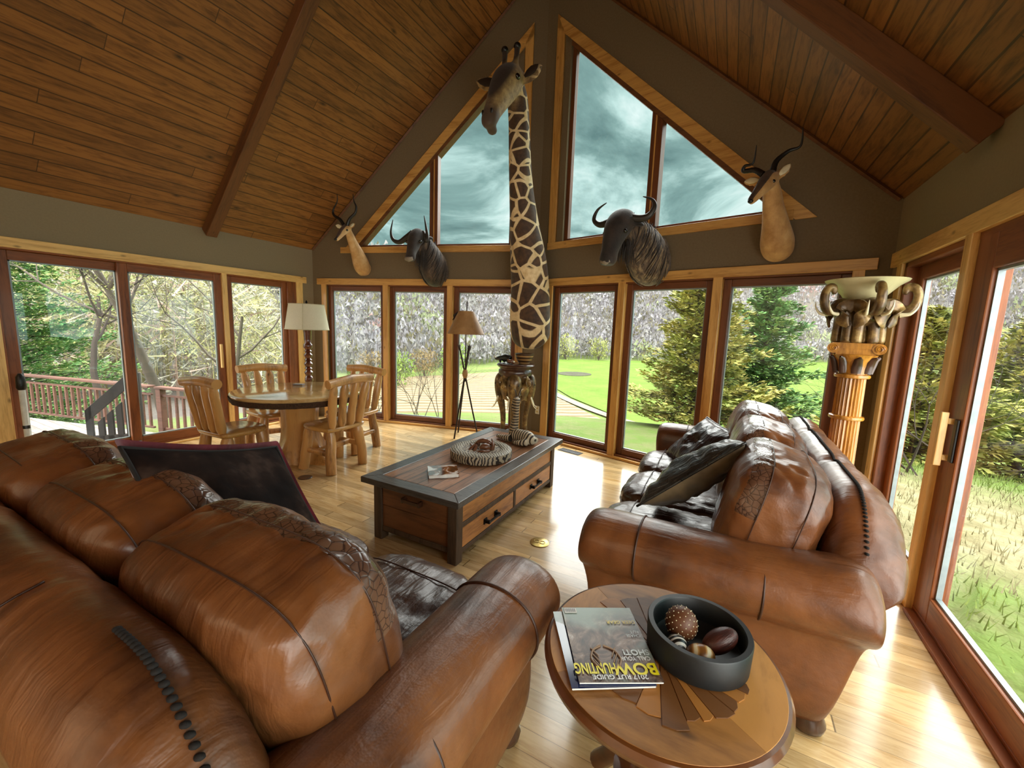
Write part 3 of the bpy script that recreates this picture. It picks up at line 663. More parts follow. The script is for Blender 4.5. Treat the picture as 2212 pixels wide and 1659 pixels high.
# book with brown cover
def book(name, label, loc, rz, w, d, h, cover, block):
    t = thing(name, label, 'book', loc, rz)
    b = MB(); b.box(-w/2+.004, w/2-.004, -d/2+.002, d/2-.004, .002, h-.002); b.build('page_block', block, t)
    b = MB(); b.box(-w/2, w/2, -d/2, d/2, 0, .002); b.box(-w/2, w/2, -d/2, d/2, h-.002, h); b.box(-w/2, w/2, d/2-.002, d/2, 0, h); b.build('cover', cover, t)
    return t
t = NT('glossy brown photo cover'); v = t.coord(); n = t.noise(v, 9, 3, .5, .8)
M['bookcover'] = t.bsdf(t.ramp(n, [(.4, C('4a2a18')), (.5, C('7d4a2a')), (.6, C('d8d2cc'))]), .08, None, 0, .6)
book('book', 'small brown glossy book lying on the coffee table', (-1.72, 2.255, ZT+.001), .72, .21, .20, .024, M['bookcover'], M['white'])
# lying striped carving with a long neck
t = thing('zebra_carving', 'striped wooden carving of a lying long necked animal on the coffee table', 'carving', (-1.63, 3.27, ZT+.001), -.33)
b = MB(); b.tube(spline([(-.11, 0, .055), (-.06, 0, .062), (.02, 0, .066), (.12, 0, .066), (.19, 0, .045)], 4), spline([(.045, .045), (.05, .055), (.052, .06), (.055, .062), (.03, .03)], 4), 14)
for sy in (-1, 1):
    b.tube([(.15, sy*.05, .045), (.09, sy*.085, .03), (.01, sy*.088, .016)], [.036, .026, .015], 8)
b.build('body', M['zebra'], t, smooth=60, remesh=.008)
b = MB(); b.tube([(-.06, -.05, .035), (-.15, -.065, .026), (-.23, -.06, .02)], [.034, .024, .018], 8); b.build('foreleg', M['zebra'], t, smooth=60)
b = MB(); b.tube([(-.08, .05, .05), (-.13, .07, .05), (-.17, .09, .018)], [.028, .02, .014], 8); b.build('foreleg', M['zebra'], t, smooth=60)
b = MB(); b.tube(spline([(-.075, 0, .04), (-.075, 0, .12), (-.055, 0, .22), (-.05, 0, .31), (-.045, 0, .40)], 4), spline([(.055, .05), (.045, .042), (.03, .03), (.026, .026), (.03, .03)], 4), 12)
b.tube(spline([(-.045, 0, .41), (-.07, 0, .37), (-.085, 0, .31), (-.083, 0, .26)], 4), spline([(.024,), (.03,), (.024,), (.014,)], 4) and [x[0] for x in spline([(.024,), (.03,), (.024,), (.014,)], 4)], 10)
nk = b.build('neck', M['zebraneck'], t, smooth=60, remesh=.007)
for sy in (-1, 1):
    b = MB(); b.tube([(-.045, sy*.015, .42), (-.04, sy*.03, .47), (-.045, sy*.045, .50)], [.009, .007, .002], 6); b.build('horn', M['darkcarve'], nk, smooth=60)
    b = MB(); b.ell((-.078, sy*.024, .35), (.007, .005, .007)); b.build('eye', M['black'], nk, smooth=60)
b = MB(); b.box(-.20, -.16, -.025, .01, .001, .02); b.build('paper_tag', M['white'], t)
# ------------------------------------------------------------------ end table
ET = V(-.098, 1.14, 0); ZH = .60; RT = .325
t = thing('end_table', 'round wooden end table with inlaid star between the two sofas', 'end table', ET)
b = MB(); b.lathe([(0, ZH-.045), (RT-.02, ZH-.045), (RT-.005, ZH-.035), (RT, ZH-.018), (RT-.008, ZH-.004), (RT-.018, ZH-.0005)], 72, cap=False); b.build('table_edge', M['tableside'], t, smooth=40)
seg = [-.62, .98, 2.45, 3.9, -.62+2*PI]
for i in range(4):
    a0, a1 = seg[i], seg[i+1]; n = 26
    pts = [(0, 0, ZH-.012)]+[((RT-.016)*math.cos(a0+(a1-a0)*k/n), (RT-.016)*math.sin(a0+(a1-a0)*k/n), ZH-.012) for k in range(n+1)]
    b = MB(); b.poly(pts, .012); b.build('top_segment', M['tabletop' if i % 2 == 0 else 'tabletop2'], t, bevel=.0008)
random.seed(11); N = 26; a = 0; angs = []
while a < 2*PI-.08: angs.append(a); a += rnd(.16, .34)
angs.append(2*PI)
for i in range(len(angs)-1):
    a0, a1 = angs[i]+.004, angs[i+1]-.004; r0 = rnd(.205, .235); r1 = r0+rnd(-.012, .012); off = rnd(-.06, .06)
    b = MB(); b.poly([(.012*math.cos((a0+a1)/2), .012*math.sin((a0+a1)/2), 0), (r0*math.cos(a0), r0*math.sin(a0), 0), ((r0+r1)/2*1.02*math.cos((a0+a1)/2), (r0+r1)/2*1.02*math.sin((a0+a1)/2), 0), (r1*math.cos(a1), r1*math.sin(a1), 0)], .0025+.0008*random.random())
    o = b.build('inlay_wedge', M['wedge1' if (i*7) % 3 else 'wedge2'], t, (0, 0, ZH-.0005), bevel=.0007)
for k in range(3):
    a = 2.6+k*2*PI/3
    b = MB(); b.tube(spline([(.06*math.cos(a), .06*math.sin(a), ZH-.045), (.07*math.cos(a), .07*math.sin(a), .4), (.10*math.cos(a), .10*math.sin(a), .2), (.2*math.cos(a), .2*math.sin(a), .03)], 6), spline([(.035, .022), (.03, .02), (.03, .02), (.03, .028)], 6), 10); b.build('leg', M['tableside'], t, smooth=50)
b = MB(); b.lathe([(.07, .16), (.1, .17), (.1, .195), (.07, .2)], 20); b.build('leg_collar', M['tableside'], t, smooth=40)
b = MB(); b.lathe([(.085, ZH-.10), (.10, ZH-.09), (.10, ZH-.046)], 20); b.build('hub', M['tableside'], t, smooth=40)
# bowl with four decorative balls
BL = V(-.005, 1.19, ZH+.0032)
b = MB(); b.lathe([(0, 0), (.128, 0), (.134, .004), (.137, .08), (.135, .084), (.122, .084), (.119, .08), (.116, .02), (.10, .012), (0, .011)], 56, cap=False)
tag(b.build('stone_bowl', M['slate'], None, BL, smooth=35), 'black round stone bowl holding four decorative balls on the end table', 'bowl')
def dball(name, label, c, r, m, rz=0, ry=0, dots=False):
    b = MB(); b.ell((0, 0, 0), r, 28, 18); o = b.build(name, m, None, BL+V(*c), (0, ry, rz), smooth=180)
    if dots:
        d = MB(); ga = PI*(3-5**.5)
        for i in range(130):
            z = 1-2*(i+.5)/130; q = math.sqrt(1-z*z); p = V(q*math.cos(ga*i)*r[0], q*math.sin(ga*i)*r[1], z*r[2]); d.ell(p, .0017, 6, 4)
        d.build('pale_dots', M['ivory'], o, smooth=180)
    tag(o, label, 'decorative ball', 'balls in the stone bowl'); return o
t = NT('dark red ridged pod'); v = t.coord(); n = t.noise(t.map(v, (18, 18, 4)), 3, 4, .6)
mpod = t.bsdf(t.ramp(n, [(.3, C('24100c')), (.7, C('59271c'))]), .4, t.bump(n, .6, .006))
t = NT('amber banded stone'); v = t.coord(); n = t.wave(v, 9, 3, 2, 1)
mamb = t.bsdf(t.ramp(n, [(.3, C('7a4a1c')), (.7, C('b98544')), (.93, C('dcc9a0'))]), .3)
t = NT('black white ringed ball'); v = t.coord(); n = t.wave(v, 26, 1, 1, 1, 'BANDS', 'Y')
mzeb = t.bsdf(t.ramp(n, [(.55, C('131110')), (.7, C('cfc8bc'))]), .35)
mdot = plain('brown seed ball', '5e361c', .5)
dball('decorative_ball', 'brown ball dotted with pale seeds, largest in the stone bowl', (-.045, .01, .064), (.044, .044, .047), mdot, dots=True)
dball('decorative_ball', 'dark red elongated pod ball at the right of the stone bowl', (.056, -.004, .060), (.03, .03, .052), mpod, .6, 1.1)
dball('decorative_ball', 'amber banded egg shaped ball at the near side of the stone bowl', (.012, -.062, .042), (.037, .028, .026), mamb, .3)
dball('decorative_ball', 'black ball with thin white rings at the left of the stone bowl', (-.048, -.058, .043), (.027, .027, .027), mzeb, .5)
# magazines
t = NT('blurred hunting photograph cover'); v = t.coord(); n = t.noise(v, 14, 6, .7, 1.5, 0); n2 = t.noise(v, 5, 3, .5, .5)
c = t.ramp(n, [(.34, C('1c1512')), (.46, C('5a4337')), (.56, C('8a7262')), (.68, C('c4bab2'))]); y = t.sep(v)[1]
c = t.mix(t.mr(n2, .5, .62, 0, .8), c, C('7f9188')); c = t.mix(t.mr(y, -.04, -.13, 0, .8), c, C('9aaca2'))
mcov = t.bsdf(c, .32)
def magazine(label, loc, rz, cov, h, band=None):
    t = thing('magazine', label, 'magazine', loc, rz)
    b = MB(); b.box(-.108, .108, -.138, .138, 0, h-.0006); b.build('page_block', M['white'], t)
    b = MB(); n = 14; w = .11; l = .14
    b.v = [(-w+2*w*i/n, -l+2*l*j/n, h+.0025*max(0, (i/n-.55))*math.sin(j/n*3)+.0006) for i in range(n+1) for j in range(n+1)]
    b.f = [(i*(n+1)+j, (i+1)*(n+1)+j, (i+1)*(n+1)+j+1, i*(n+1)+j+1) for i in range(n) for j in range(n)]
    c = b.build('cover', cov, t, smooth=180); return t, c
RZ = math.radians(-149.7)
def lettering(parent, txt, size, x, y, m, z, sx=1, align='LEFT', bold=.0):
    cu = bpy.data.curves.new('lettering', 'FONT'); cu.body = txt; cu.size = size; cu.align_x = align; cu.offset = bold; cu.extrude = .00005
    cu.materials.append(m); tmp = bpy.data.objects.new('lettering', cu); col.objects.link(tmp); me = bpy.data.meshes.new_from_object(tmp); bpy.data.objects.remove(tmp); bpy.data.curves.remove(cu); o = bpy.data.objects.new('lettering', me); col.objects.link(o); o.parent = parent; o.location = (x, y, z); o.scale = (sx, 1, 1); return o
ink = {k: plain('ink '+k, h, .3) for k, h in (('yellow', 'f2e21a'), ('white', 'f2f2f0'), ('pale', 'c9d2d0'), ('amber', 'd8c02c'), ('dark', '141414'))}
mc2 = plain('dark blue cover', '1d2a55', .15, coat=.5); MZ = ZH+.0042
g, gc = magazine('dark blue edged magazine underneath the hunting magazine', (-.250, 1.064, MZ), RZ+.03, mc2, .006)
b = MB(); b.box(-.11, .11, -.14, .10, .0067, .0071); b.build('pale_cover_photo', plain('pale grey green photo', '8fa09c', .2), gc)
g, gc = magazine('hunting magazine with yellow title lying on top beside the stone bowl', (-.232, 1.082, MZ+.0085), RZ, mcov, .005)
zl = .0085
lettering(gc, '2017 RUT GUIDE', .0195, -.072, .119, ink['white'], zl, 1.0, bold=.0004)
lettering(gc, 'BOW', .052, -.107, .083, ink['yellow'], zl, .92, bold=.0014); lettering(gc, 'HUNTING', .047, .003, .083, ink['yellow'], zl+.0004, .52, bold=.0012)
lettering(gc, 'CALL YOUR', .019, -.1, .060, ink['white'], zl, .8); lettering(gc, 'SHOT!', .027, -.104, .036, ink['pale'], zl, .95, bold=.0006)
lettering(gc, 'CHASE', .0165, -.102, -.022, ink['pale'], zl, .85); lettering(gc, 'RUT', .0165, -.102, -.036, ink['pale'], zl, .85)
lettering(gc, 'DEER GEAR', .018, -.104, -.078, ink['amber'], zl, .95, bold=.0004)
b = MB(); b.box(.066, .104, -.135, -.112, zl-.0008, zl-.0003); bc = b.build('barcode_box', M['white'], gc); b = MB()
for i in range(16): b.box(.07+.002*i, .0708+.002*i+.0006*(i % 3 == 0), -.132, -.117, zl-.0003, zl-.0001)
b.build('barcode', ink['dark'], bc)
b = MB()   # antlers of the deer on the cover
for sg in (-1, 1):
    b.tube(spline([(.022+.004*sg, .02, zl-.0004), (.022+.028*sg, .036, zl-.0004), (.022+.04*sg, .066, zl-.0004), (.022+.03*sg, .092, zl+.0006)], 5), .0028, 5)
    for q in (.03, .05, .07): b.tube([(.022+.034*sg, q, zl-.0002), (.022+.018*sg, q+.03, zl+.0005)], .0019, 5)
b.build('antler_print', plain('antler print brown', '9a7f68', .4), gc, smooth=60)
# ------------------------------------------------------------------ log dining set
def log(b, p, q, r, n=10, sd=0, neck=(0, 0), bend=0, k=7):
    p, q = Vector(p), Vector(q); pts = []; rr = []
    side = (q-p).cross(Vector((.3, .7, .2))).normalized()
    for i in range(k+1):
        t = i/k; pts.append(p.lerp(q, t)+side*(bend*math.sin(PI*t)+.25*r*nz((t*2.5, sd, 0))))
        s = 1+.14*nz((t*3, sd+5, 1))
        if neck[0] and t < .12: s *= neck[0]
        if neck[1] and t > .88: s *= neck[1]
        rr.append(r*s)
    b.tube(pts, rr, n)
def log_chair(label):
    t = thing('log_chair', label, 'chair', group='log chairs round the slab table')
    b = MB(); out = []
    pts = [(-.23, -.20), (-.12, -.225), (.12, -.225), (.23, -.20), (.245, -.05), (.24, .12), (.17, .215), (0, .235), (-.17, .215), (-.24, .12), (-.245, -.05)]
    ring = [(x, y) for x, y in spline(pts+[pts[0]], 3)][:-1]
    b.loft([[(x*s, y*s, z) for x, y in ring] for z, s in ((.415, .9), (.425, .97), (.445, 1), (.458, .985), (.463, .94))]); b.build('seat', M['logseat'], t, smooth=50)
    for i, (x, y) in enumerate(((-.17, -.15), (.17, -.15), (-.18, .14), (.18, .14))):
        b = MB(); log(b, (x, y, .43), (x*1.22, y*1.32, 0), .050, 12, i+1, (.75, 0), .008); b.build('leg', M['log'], t, smooth=60)
    for i in range(2):
        x = (-.195, .195)[i]; b = MB(); log(b, (x, -.175, .20+.02*i), (x, .165, .20+.02*i), .030, 8, i+9); b.build('stretcher', M['log'], t, smooth=60)
    b = MB(); log(b, (-.19, 0, .20), (.19, 0, .22), .032, 8, 15); b.build('stretcher', M['log'], t, smooth=60)
    for i in range(4):
        x = -.18+.12*i; b = MB(); log(b, (x*.92, -.185, .44), (x*1.12, -.265, .90), .040, 10, i+21, (.62, .62), .006); b.build('spindle', M['log'], t, smooth=60)
    b = MB(); log(b, (-.27, -.262, .905), (.27, -.262, .925), .045, 12, 40, (0, 0), .02, 9); b.build('top_rail', M['log'], t, smooth=60)
    return t
ch = log_chair('log chair nearest the deck door, its back towards the velvet pillow')
ch.location = (-4.13, 2.14, 0); ch.rotation_euler.z = .02
for loc, rz, lab in (((-3.555, 2.80, 0), PI/2+.03, 'log chair nearest the coffee table, back towards the viewer'),
                     ((-3.90, 3.33, 0), PI+.12, 'log chair in front of the left window, beyond the table at its right'),
                     ((-4.58, 2.83, 0), -PI/2-.12, 'log chair beyond the table against the deck door glass')):
    c = copy_tree(ch); c.location = loc; c.rotation_euler = (0, 0, rz); c['label'] = lab
TC = V(-4.05, 2.78, 0); RD = .63; ZD = .755
t = thing('dining_table', 'round bark edged slab table on a tree stump pedestal', 'dining table', TC)
b = MB(); b.lathe([(0, ZD-.045), (RD-.012, ZD-.045), (RD, ZD-.035), (RD+.004, ZD-.01), (RD-.004, ZD-.002), (RD-.012, ZD), (0, ZD)], 72, cap=False); b.build('tabletop', M['logtop'], t, smooth=40)
b = MB(); n = 150
b.lathe([(RD-.045, ZD-.085), (RD-.012, ZD-.09), (RD-.002, ZD-.07), (RD+.006, ZD-.03)], n, fl=lambda k, n, z: 1+.016*nz((math.cos(2*PI*k/n)*14, math.sin(2*PI*k/n)*14, z*9))+.012*abs(math.sin(k*.6)), cap=False)
b.build('bark_edge', M['bark'], t, smooth=30)
def stump(k, n, z):
    a = 2*PI*k/n; w = max(0, (.30-z)/.30)
    return 1+.05*math.sin(5*a+z*2)+.03*math.sin(9*a+1)+w**1.6*.78*math.cos(2*a)**4+w**2*.08
b = MB(); b.lathe([(.235, 0), (.228, .03), (.215, .08), (.20, .15), (.19, .25), (.18, .38), (.185, .52), (.20, .64), (.215, ZD-.05)], 64, fl=stump, cap=True); b.build('stump_pedestal', M['stump'], t, smooth=60)
b = MB(); b.box(-.055, .055, -.032, .032, 0, .012); o = b.build('card_box', plain('grey blue card box', '6f7480', .4), None, (-4.36, 2.985, ZD+.001), (0, 0, .5), bevel=.002)
b = MB(); b.box(-.05, .05, -.028, .028, .012, .0128); b.build('printed_face', plain('card face', 'a6a19a', .4), o); tag(o, 'small grey blue box lying on the slab table', 'box')
# ------------------------------------------------------------------ lamps
t = thing('floor_lamp', 'cream drum shade floor lamp with turned dark post in the corner', 'floor lamp', (-5.12, 3.66, 0))
b = MB(); b.lathe([(0, 0), (.16, 0), (.165, .02), (.14, .035), (.07, .05), (.04, .07), (0, .07)], 32, cap=False); b.build('base', M['turned'], t, smooth=40)
pr = [(.045, .06), (.05, .1), (.04, .14), (.048, .2), (.052, .55), (.03, .57), (.058, .60), (.058, .625), (.035, .64), (.055, .67), (.05, .72), (.032, .74)]
z = .74
for k in range(3): pr += [(.052, z+.03), (.056, z+.05), (.03, z+.08), (.05, z+.10), (.03, z+.12)]; z += .12
pr += [(.058, z+.03), (.058, z+.07), (.04, z+.09), (.047, z+.14), (.05, 1.33), (.055, 1.36), (.03, 1.385), (.012, 1.39)]
b = MB(); b.lathe(pr, 28); b.build('turned_post', M['turned'], t, smooth=50)
b = MB(); b.lathe([(.275, 1.375), (.22, 1.71), (.215, 1.71), (.27, 1.375)], 48, cap=False); s = b.build('lamp_shade', M['shade'], t, smooth=40)
b = MB(); b.tube([(.275*math.cos(a), .275*math.sin(a), 1.375) for a in [2*PI*i/48 for i in range(48)]], .005, 6, closed=True); b.tube([(.22*math.cos(a), .22*math.sin(a), 1.71) for a in [2*PI*i/48 for i in range(48)]], .005, 6, closed=True); b.tube([(.19, -.205, 1.375), (.152, -.163, 1.71)], .004, 5); b.build('shade_trim', plain('cream trim', 'bfb696', .7), s, smooth=60)
b = MB(); b.tube([(0, 0, 1.38), (0, 0, 1.73)], .006, 8); b.tube([(-.215, 0, 1.70), (.215, 0, 1.70)], .003, 6); b.lathe([(.005, 1.72), (.016, 1.735), (.012, 1.75), (.003, 1.765)], 12); b.build('finial', M['iron'], t, smooth=50)
t = thing('tripod_lamp', 'twig tripod floor lamp with tan cone shade before the left window', 'floor lamp', (-3.12, 4.55, 0))
for i, (x, y) in enumerate(((-.02, -.20), (.19, .06), (-.17, .10))):
    b = MB(); log(b, (x, y, 0), (-x*.45, -y*.45, 1.24), .011, 7, i+3, (0, .8), .006); 
    for q in (-.5, .5): b.tube([(-x*.42, -y*.42, 1.17), (-x*.5+.02*q, -y*.5+.02*q, 1.25)], [.006, .003], 5)
    b.build('leg', M['twig'], t, smooth=60)
b = MB(); b.tube([(0, 0, .75), (0, 0, 1.42), (.01, 0, 1.82)], .007, 8); b.build('pole', M['twig'], t, smooth=60)
b = MB(); b.lathe([(.02, .80), (.034, .83), (.036, .86), (.03, .90), (.018, .92)], 12, fl=lambda k, n, z: 1+.15*math.sin(k*2.4+z*40)); b.build('hide_binding', M['hide'], t, smooth=60)
b = MB(); b.lathe([(.24, 1.39), (.245, 1.395), (.10, 1.69), (.095, 1.69), (.235, 1.395)], 48, cap=False); s = b.build('lamp_shade', M['hide'], t, smooth=40)
b = MB(); b.tube([(-.105, -.02, 1.68), (-.16, -.05, 1.63), (-.15, -.06, 1.60), (-.175, -.06, 1.57)], [.012, .016, .01, .005], 7); b.tube([(.237*math.cos(a), .237*math.sin(a), 1.392) for a in [2*PI*i/48 for i in range(48)]], .004, 5, closed=True); b.build('lacing', M['twig'], s, smooth=60)
# torchiere with elephants
TX = V(.80, 3.79, 0)
t = thing('torchiere', 'fluted column floor lamp topped by elephants and a marbled bowl', 'floor lamp', TX)
b = MB(); b.lathe([(0, 0), (.15, 0), (.15, .04), (.13, .06), (.135, .09), (.115, .12), (.10, .15), (0, .15)], 40, cap=False); b.build('base', M['column'], t, smooth=40)
flute = lambda k, n, z: 1-.09*abs(math.sin(k*PI/4))
b = MB(); b.lathe([(.092, .15), (.088, .5), (.083, 1.24)], 96, fl=flute); b.build('fluted_column', M['column'], t, smooth=40)
for z in (.93, 1.235): b = MB(); b.lathe([(.085, z-.015), (.103, z-.01), (.107, z), (.103, z+.012), (.085, z+.018)], 36); b.build('ring_collar', M['column'], t, smooth=50)
b = MB(); b.lathe([(.083, 1.25), (.088, 1.29), (.10, 1.34), (.13, 1.39), (.12, 1.395)], 40); cp = b.build('capital', M['column'], t, smooth=50)
b = MB()
for k in range(8):
    a = 2*PI*k/8; c, s_ = math.cos(a), math.sin(a); r = lambda q: (c*q, s_*q)
    b.tube([(*r(.088), 1.26), (*r(.098), 1.31), (*r(.118), 1.36), (*r(.145), 1.375)], [(.028, .006), (.03, .008), (.024, .009), (.008, .006)], 8)
b.build('acanthus_leaf', M['darkcarve'], cp, smooth=60)
b = MB()
for i in range(2):
    for sy in (-1, 1):
        pass
b.box(-.125, .125, -.10, .10, 1.435, 1.475); b.box(-.11, .11, -.095, .095, 1.39, 1.437)
for sx in (-1, 1):
    b.tube([(sx*.125, -.105, 1.437), (sx*.125, .105, 1.437)], .038, 16)
    for sy in (-1, 1): b.tube([(sx*.125+.026*math.cos(a)*(1-a/16), sy*.107, 1.437+.026*math.sin(a)*(1-a/16)) for a in [k*.6 for k in range(20)]], .005, 5)
b.build('scroll_abacus', M['column'], t, (0, 0, 0), (0, 0, -.2), smooth=40)
# three elephants standing back to back
for k, a in enumerate((-2.65, -1.45, -.25)):
    el = bpy.data.objects.new('elephant', None); col.objects.link(el); el.parent = t; el.location = (0, 0, 1.475); el.rotation_euler = (0, 0, a); el.scale = (1.2, 1.3, 1.32)
    b = MB(); b.tube(spline([(-.0, 0, .155), (.05, 0, .165), (.10, 0, .17), (.135, 0, .185), (.165, 0, .17)], 3), spline([(.05, .06), (.062, .07), (.055, .065), (.05, .055), (.03, .035)], 3), 14)
    for sy in (-1, 1):
        b.tube([(.09, sy*.03, .15), (.10, sy*.034, .07), (.10, sy*.036, .0)], [.034, .026, .028], 10); b.tube([(.03, sy*.035, .14), (.025, sy*.04, .07), (.03, sy*.045, 0)], [.032, .024, .026], 10)
    b.tube(spline([(.155, 0, .175), (.195, 0, .165), (.225, 0, .20), (.232, 0, .25), (.215, 0, .29), (.185, 0, .295), (.175, 0, .27), (.19, 0, .26)], 4), [.030-.0006*i for i in range(29)], 10)
    b.build('body', M['elephant'], el, smooth=60, remesh=.008)
    for sy in (-1, 1):
        b = MB(); b.tube(spline([(.12, sy*.045, .20), (.105, sy*.085, .195), (.095, sy*.115, .17), (.10, sy*.11, .12), (.11, sy*.085, .085)], 3), spline([(.012, .02), (.012, .035), (.011, .04), (.01, .035), (.006, .01)], 3), 10, up=(.2, 0, 1)); b.build('ear', M['elephant'], el, smooth=60)
        b = MB(); b.tube(spline([(.17, sy*.035, .15), (.21, sy*.045, .155), (.235, sy*.05, .185), (.24, sy*.05, .215)], 4), [.011-.0008*i for i in range(13)], 8); b.build('tusk', M['ivory'], el, smooth=60)
        b = MB(); b.ell((.155, sy*.042, .20), (.008, .006, .008), 8, 6); b.build('eye', M['black'], el, smooth=60)
b = MB(); b.lathe([(.03, 1.69), (.06, 1.72), (.09, 1.755), (.13, 1.815), (.18, 1.87), (.228, 1.905), (.235, 1.915), (.228, 1.918), (.18, 1.885), (.12, 1.825), (.05, 1.74)], 56, cap=False); b.build('marbled_bowl', M['alabaster'], t, smooth=60)
# ------------------------------------------------------------------ elephant plant stand
SP = V(-2.36, 4.56, 0)
t = thing('pedestal_table', 'dark carved pedestal with elephant head legs beneath the mounted giraffe', 'pedestal table', SP)
b = MB(); b.lathe([(0, .985), (.20, .985), (.205, 1.0), (.225, 1.01), (.24, 1.03), (.235, 1.045), (.225, 1.052), (.21, 1.055), (0, 1.055)], 48, cap=False); b.build('round_top', M['darkcarve'], t, smooth=40)
b = MB(); b.lathe([(0, .90), (.20, .90), (.215, .92), (.215, .97), (.20, .988)], 48, cap=False); b.build('apron', M['darkcarve'], t, smooth=40)
for k in range(4):
    a = -1.15+k*PI/2; e = bpy.data.objects.new('elephant_leg', None); col.objects.link(e); e.parent = t; e.rotation_euler = (0, 0, a)
    b = MB(); b.tube(spline([(.13, 0, .92), (.185, 0, .86), (.195, 0, .74), (.18, 0, .60), (.15, 0, .45), (.14, 0, .28), (.16, 0, .12), (.20, 0, .02)], 5), spline([(.05, .06), (.09, .07), (.085, .065), (.062, .05), (.042, .038), (.034, .032), (.03, .03), (.034, .026)], 5), 14)
    b.build('trunk', M['elephant'], e, smooth=60)
    for sy in (-1, 1):
        b = MB(); b.tube(spline([(.15, sy*.05, .90), (.14, sy*.13, .87), (.12, sy*.16, .77), (.13, sy*.12, .65), (.15, sy*.07, .60)], 4), spline([(.02, .03), (.02, .05), (.016, .055), (.014, .035), (.008, .01)], 4), 10, up=(.3, 0, 1)); b.build('ear', M['elephant'], e, smooth=60)
        b = MB(); b.tube(spline([(.20, sy*.05, .66), (.225, sy*.065, .58), (.25, sy*.07, .52), (.285, sy*.068, .49)], 4), [.013-.0009*i for i in range(13)], 8); b.build('tusk', M['ivory'], e, smooth=60)
        b = MB(); b.ell((.245, sy*.055, .80), (.012, .008, .014), 8, 6); b.build('eye', M['black'], e, smooth=60)
b = MB(); b.lathe([(0, .16), (.10, .16), (.11, .175), (.10, .19), (0, .19)], 30, cap=False); b.build('lower_shelf', M['darkcarve'], t, smooth=40)
t2 = NT('banded turned bowl wood'); v = t2.coord(); zz = t2.sep(v)[2]; s1 = t2.math('SINE', t2.math('MULTIPLY', zz, 150))
mb = t2.bsdf(t2.ramp(t2.math('ADD', s1, t2.math('MULTIPLY', t2.noise(v, 12, 3), .6)), [(.1, C('3a2413')), (.5, C('6f4d2b')), (.9, C('9a7648'))]), .35)
b = MB(); b.lathe([(0, .002), (.065, 0), (.07, .01), (.095, .045), (.112, .09), (.118, .125), (.112, .128), (.10, .09), (.06, .03), (0, .02)], 40, cap=False); tag(b.build('wooden_bowl', mb, None, SP+V(.10, .03, 1.056), smooth=50), 'banded wooden bowl on the carved pedestal', 'bowl')
b = MB(); b.tube(spline([(-.13, 0, .035), (-.09, 0, .045), (-.02, 0, .055), (.05, 0, .06), (.11, 0, .045)], 3), spline([(.014, .014), (.028, .025), (.033, .035), (.04, .05), (.035, .045)], 3), 12)
b.tube([(.05, 0, .08), (.03, 0, .105), (.05, 0, .09)], [.025, .012, .02], 8)
for x in (-.03, .09):
    for sy in (-1, 1): b.tube([(x, sy*.03, .03), (x+.02, sy*.045, 0)], [.018, .012], 7)
o = b.build('animal_figurine', M['black'], None, SP+V(-.135, -.085, 1.061), (0, 0, -.15), smooth=60, remesh=.006)
b = MB()
for sy in (-1, 1): b.tube(spline([(-.10, sy*.02, .06), (-.11, sy*.05, .065), (-.09, sy*.06, .09)], 3), [.007-.0008*i for i in range(7)], 6)
b.build('horn', M['ivory'], o, smooth=60); tag(o, 'small black animal figurine lying on the carved pedestal', 'figurine')
b = MB(); b.tube(spline([(-.045, 0, .02), (-.02, 0, .035), (.02, 0, .03), (.045, 0, .018)], 3), spline([(.012, .012), (.022, .024), (.022, .022), (.008, .01)], 3), 10); b.tube([(-.03, 0, .04), (-.05, 0, .06)], [.012, .008], 8)
for sx in (-.02, .025): b.tube([(sx, 0, .02), (sx, 0, 0)], [.012, .008], 6)
o = b.build('animal_figurine', M['redwood'], None, SP+V(.02, -.165, 1.056), (0, 0, .5), smooth=60, remesh=.005)
b = MB(); b.ell((.03, -.012, .03), (.014, .008, .012), 8, 6); b.build('pale_spot', M['ivory'], o, smooth=60); tag(o, 'tiny brown and white figurine in front of the wooden bowl', 'figurine')
# ------------------------------------------------------------------ mounted animals
def W(sg, u, d, z):
    """point at distance u along the front wall, d into the room."""
    s = SFR if sg > 0 else SFL; n = (s[1]*-1, s[0])
    return V(XV+s[0]*u-n[0]*d, YV+s[1]*u-n[1]*d, z)
def sweepb(b, rows, n=16, k=4, up=None):
    """rows: (x,y,z,a,b)"""
    s = spline(rows, k); b.tube([r[:3] for r in s], [(r[3], r[4]) for r in s], n, up=up)
def leafear(b, p, q, w, side, thick=.012):
    p, q = Vector(p), Vector(q); d = q-p
    b.tube([p, p+d*.3, p+d*.6, p+d*.85, q], [(w*.35, thick), (w*.9, thick), (w, thick), (w*.6, thick*.8), (.004, .004)], 10, up=side)
def fur(name, stops, sc=6, stretch=(1, 1, 1), rough=.75, zr=None):
    t = NT(name); v = t.coord(); n = t.noise(t.map(v, stretch), sc, 5, .65); h = t.noise(v, 90, 3, .6)
    c = t.ramp(n, [(p, C(x)) for p, x in stops])
    if zr:
        for (z0, z1, cl) in zr: c = t.mix(t.mr(t.sep(v)[2], z0, z1), c, C(cl))
    return t.bsdf(c, rough, t.bump(h, .35, .006), sheen=.15)
EYE = None
t = NT('glass eye'); M['eye'] = t.bsdf(C('0a0604'), .05, None, 0, .6)
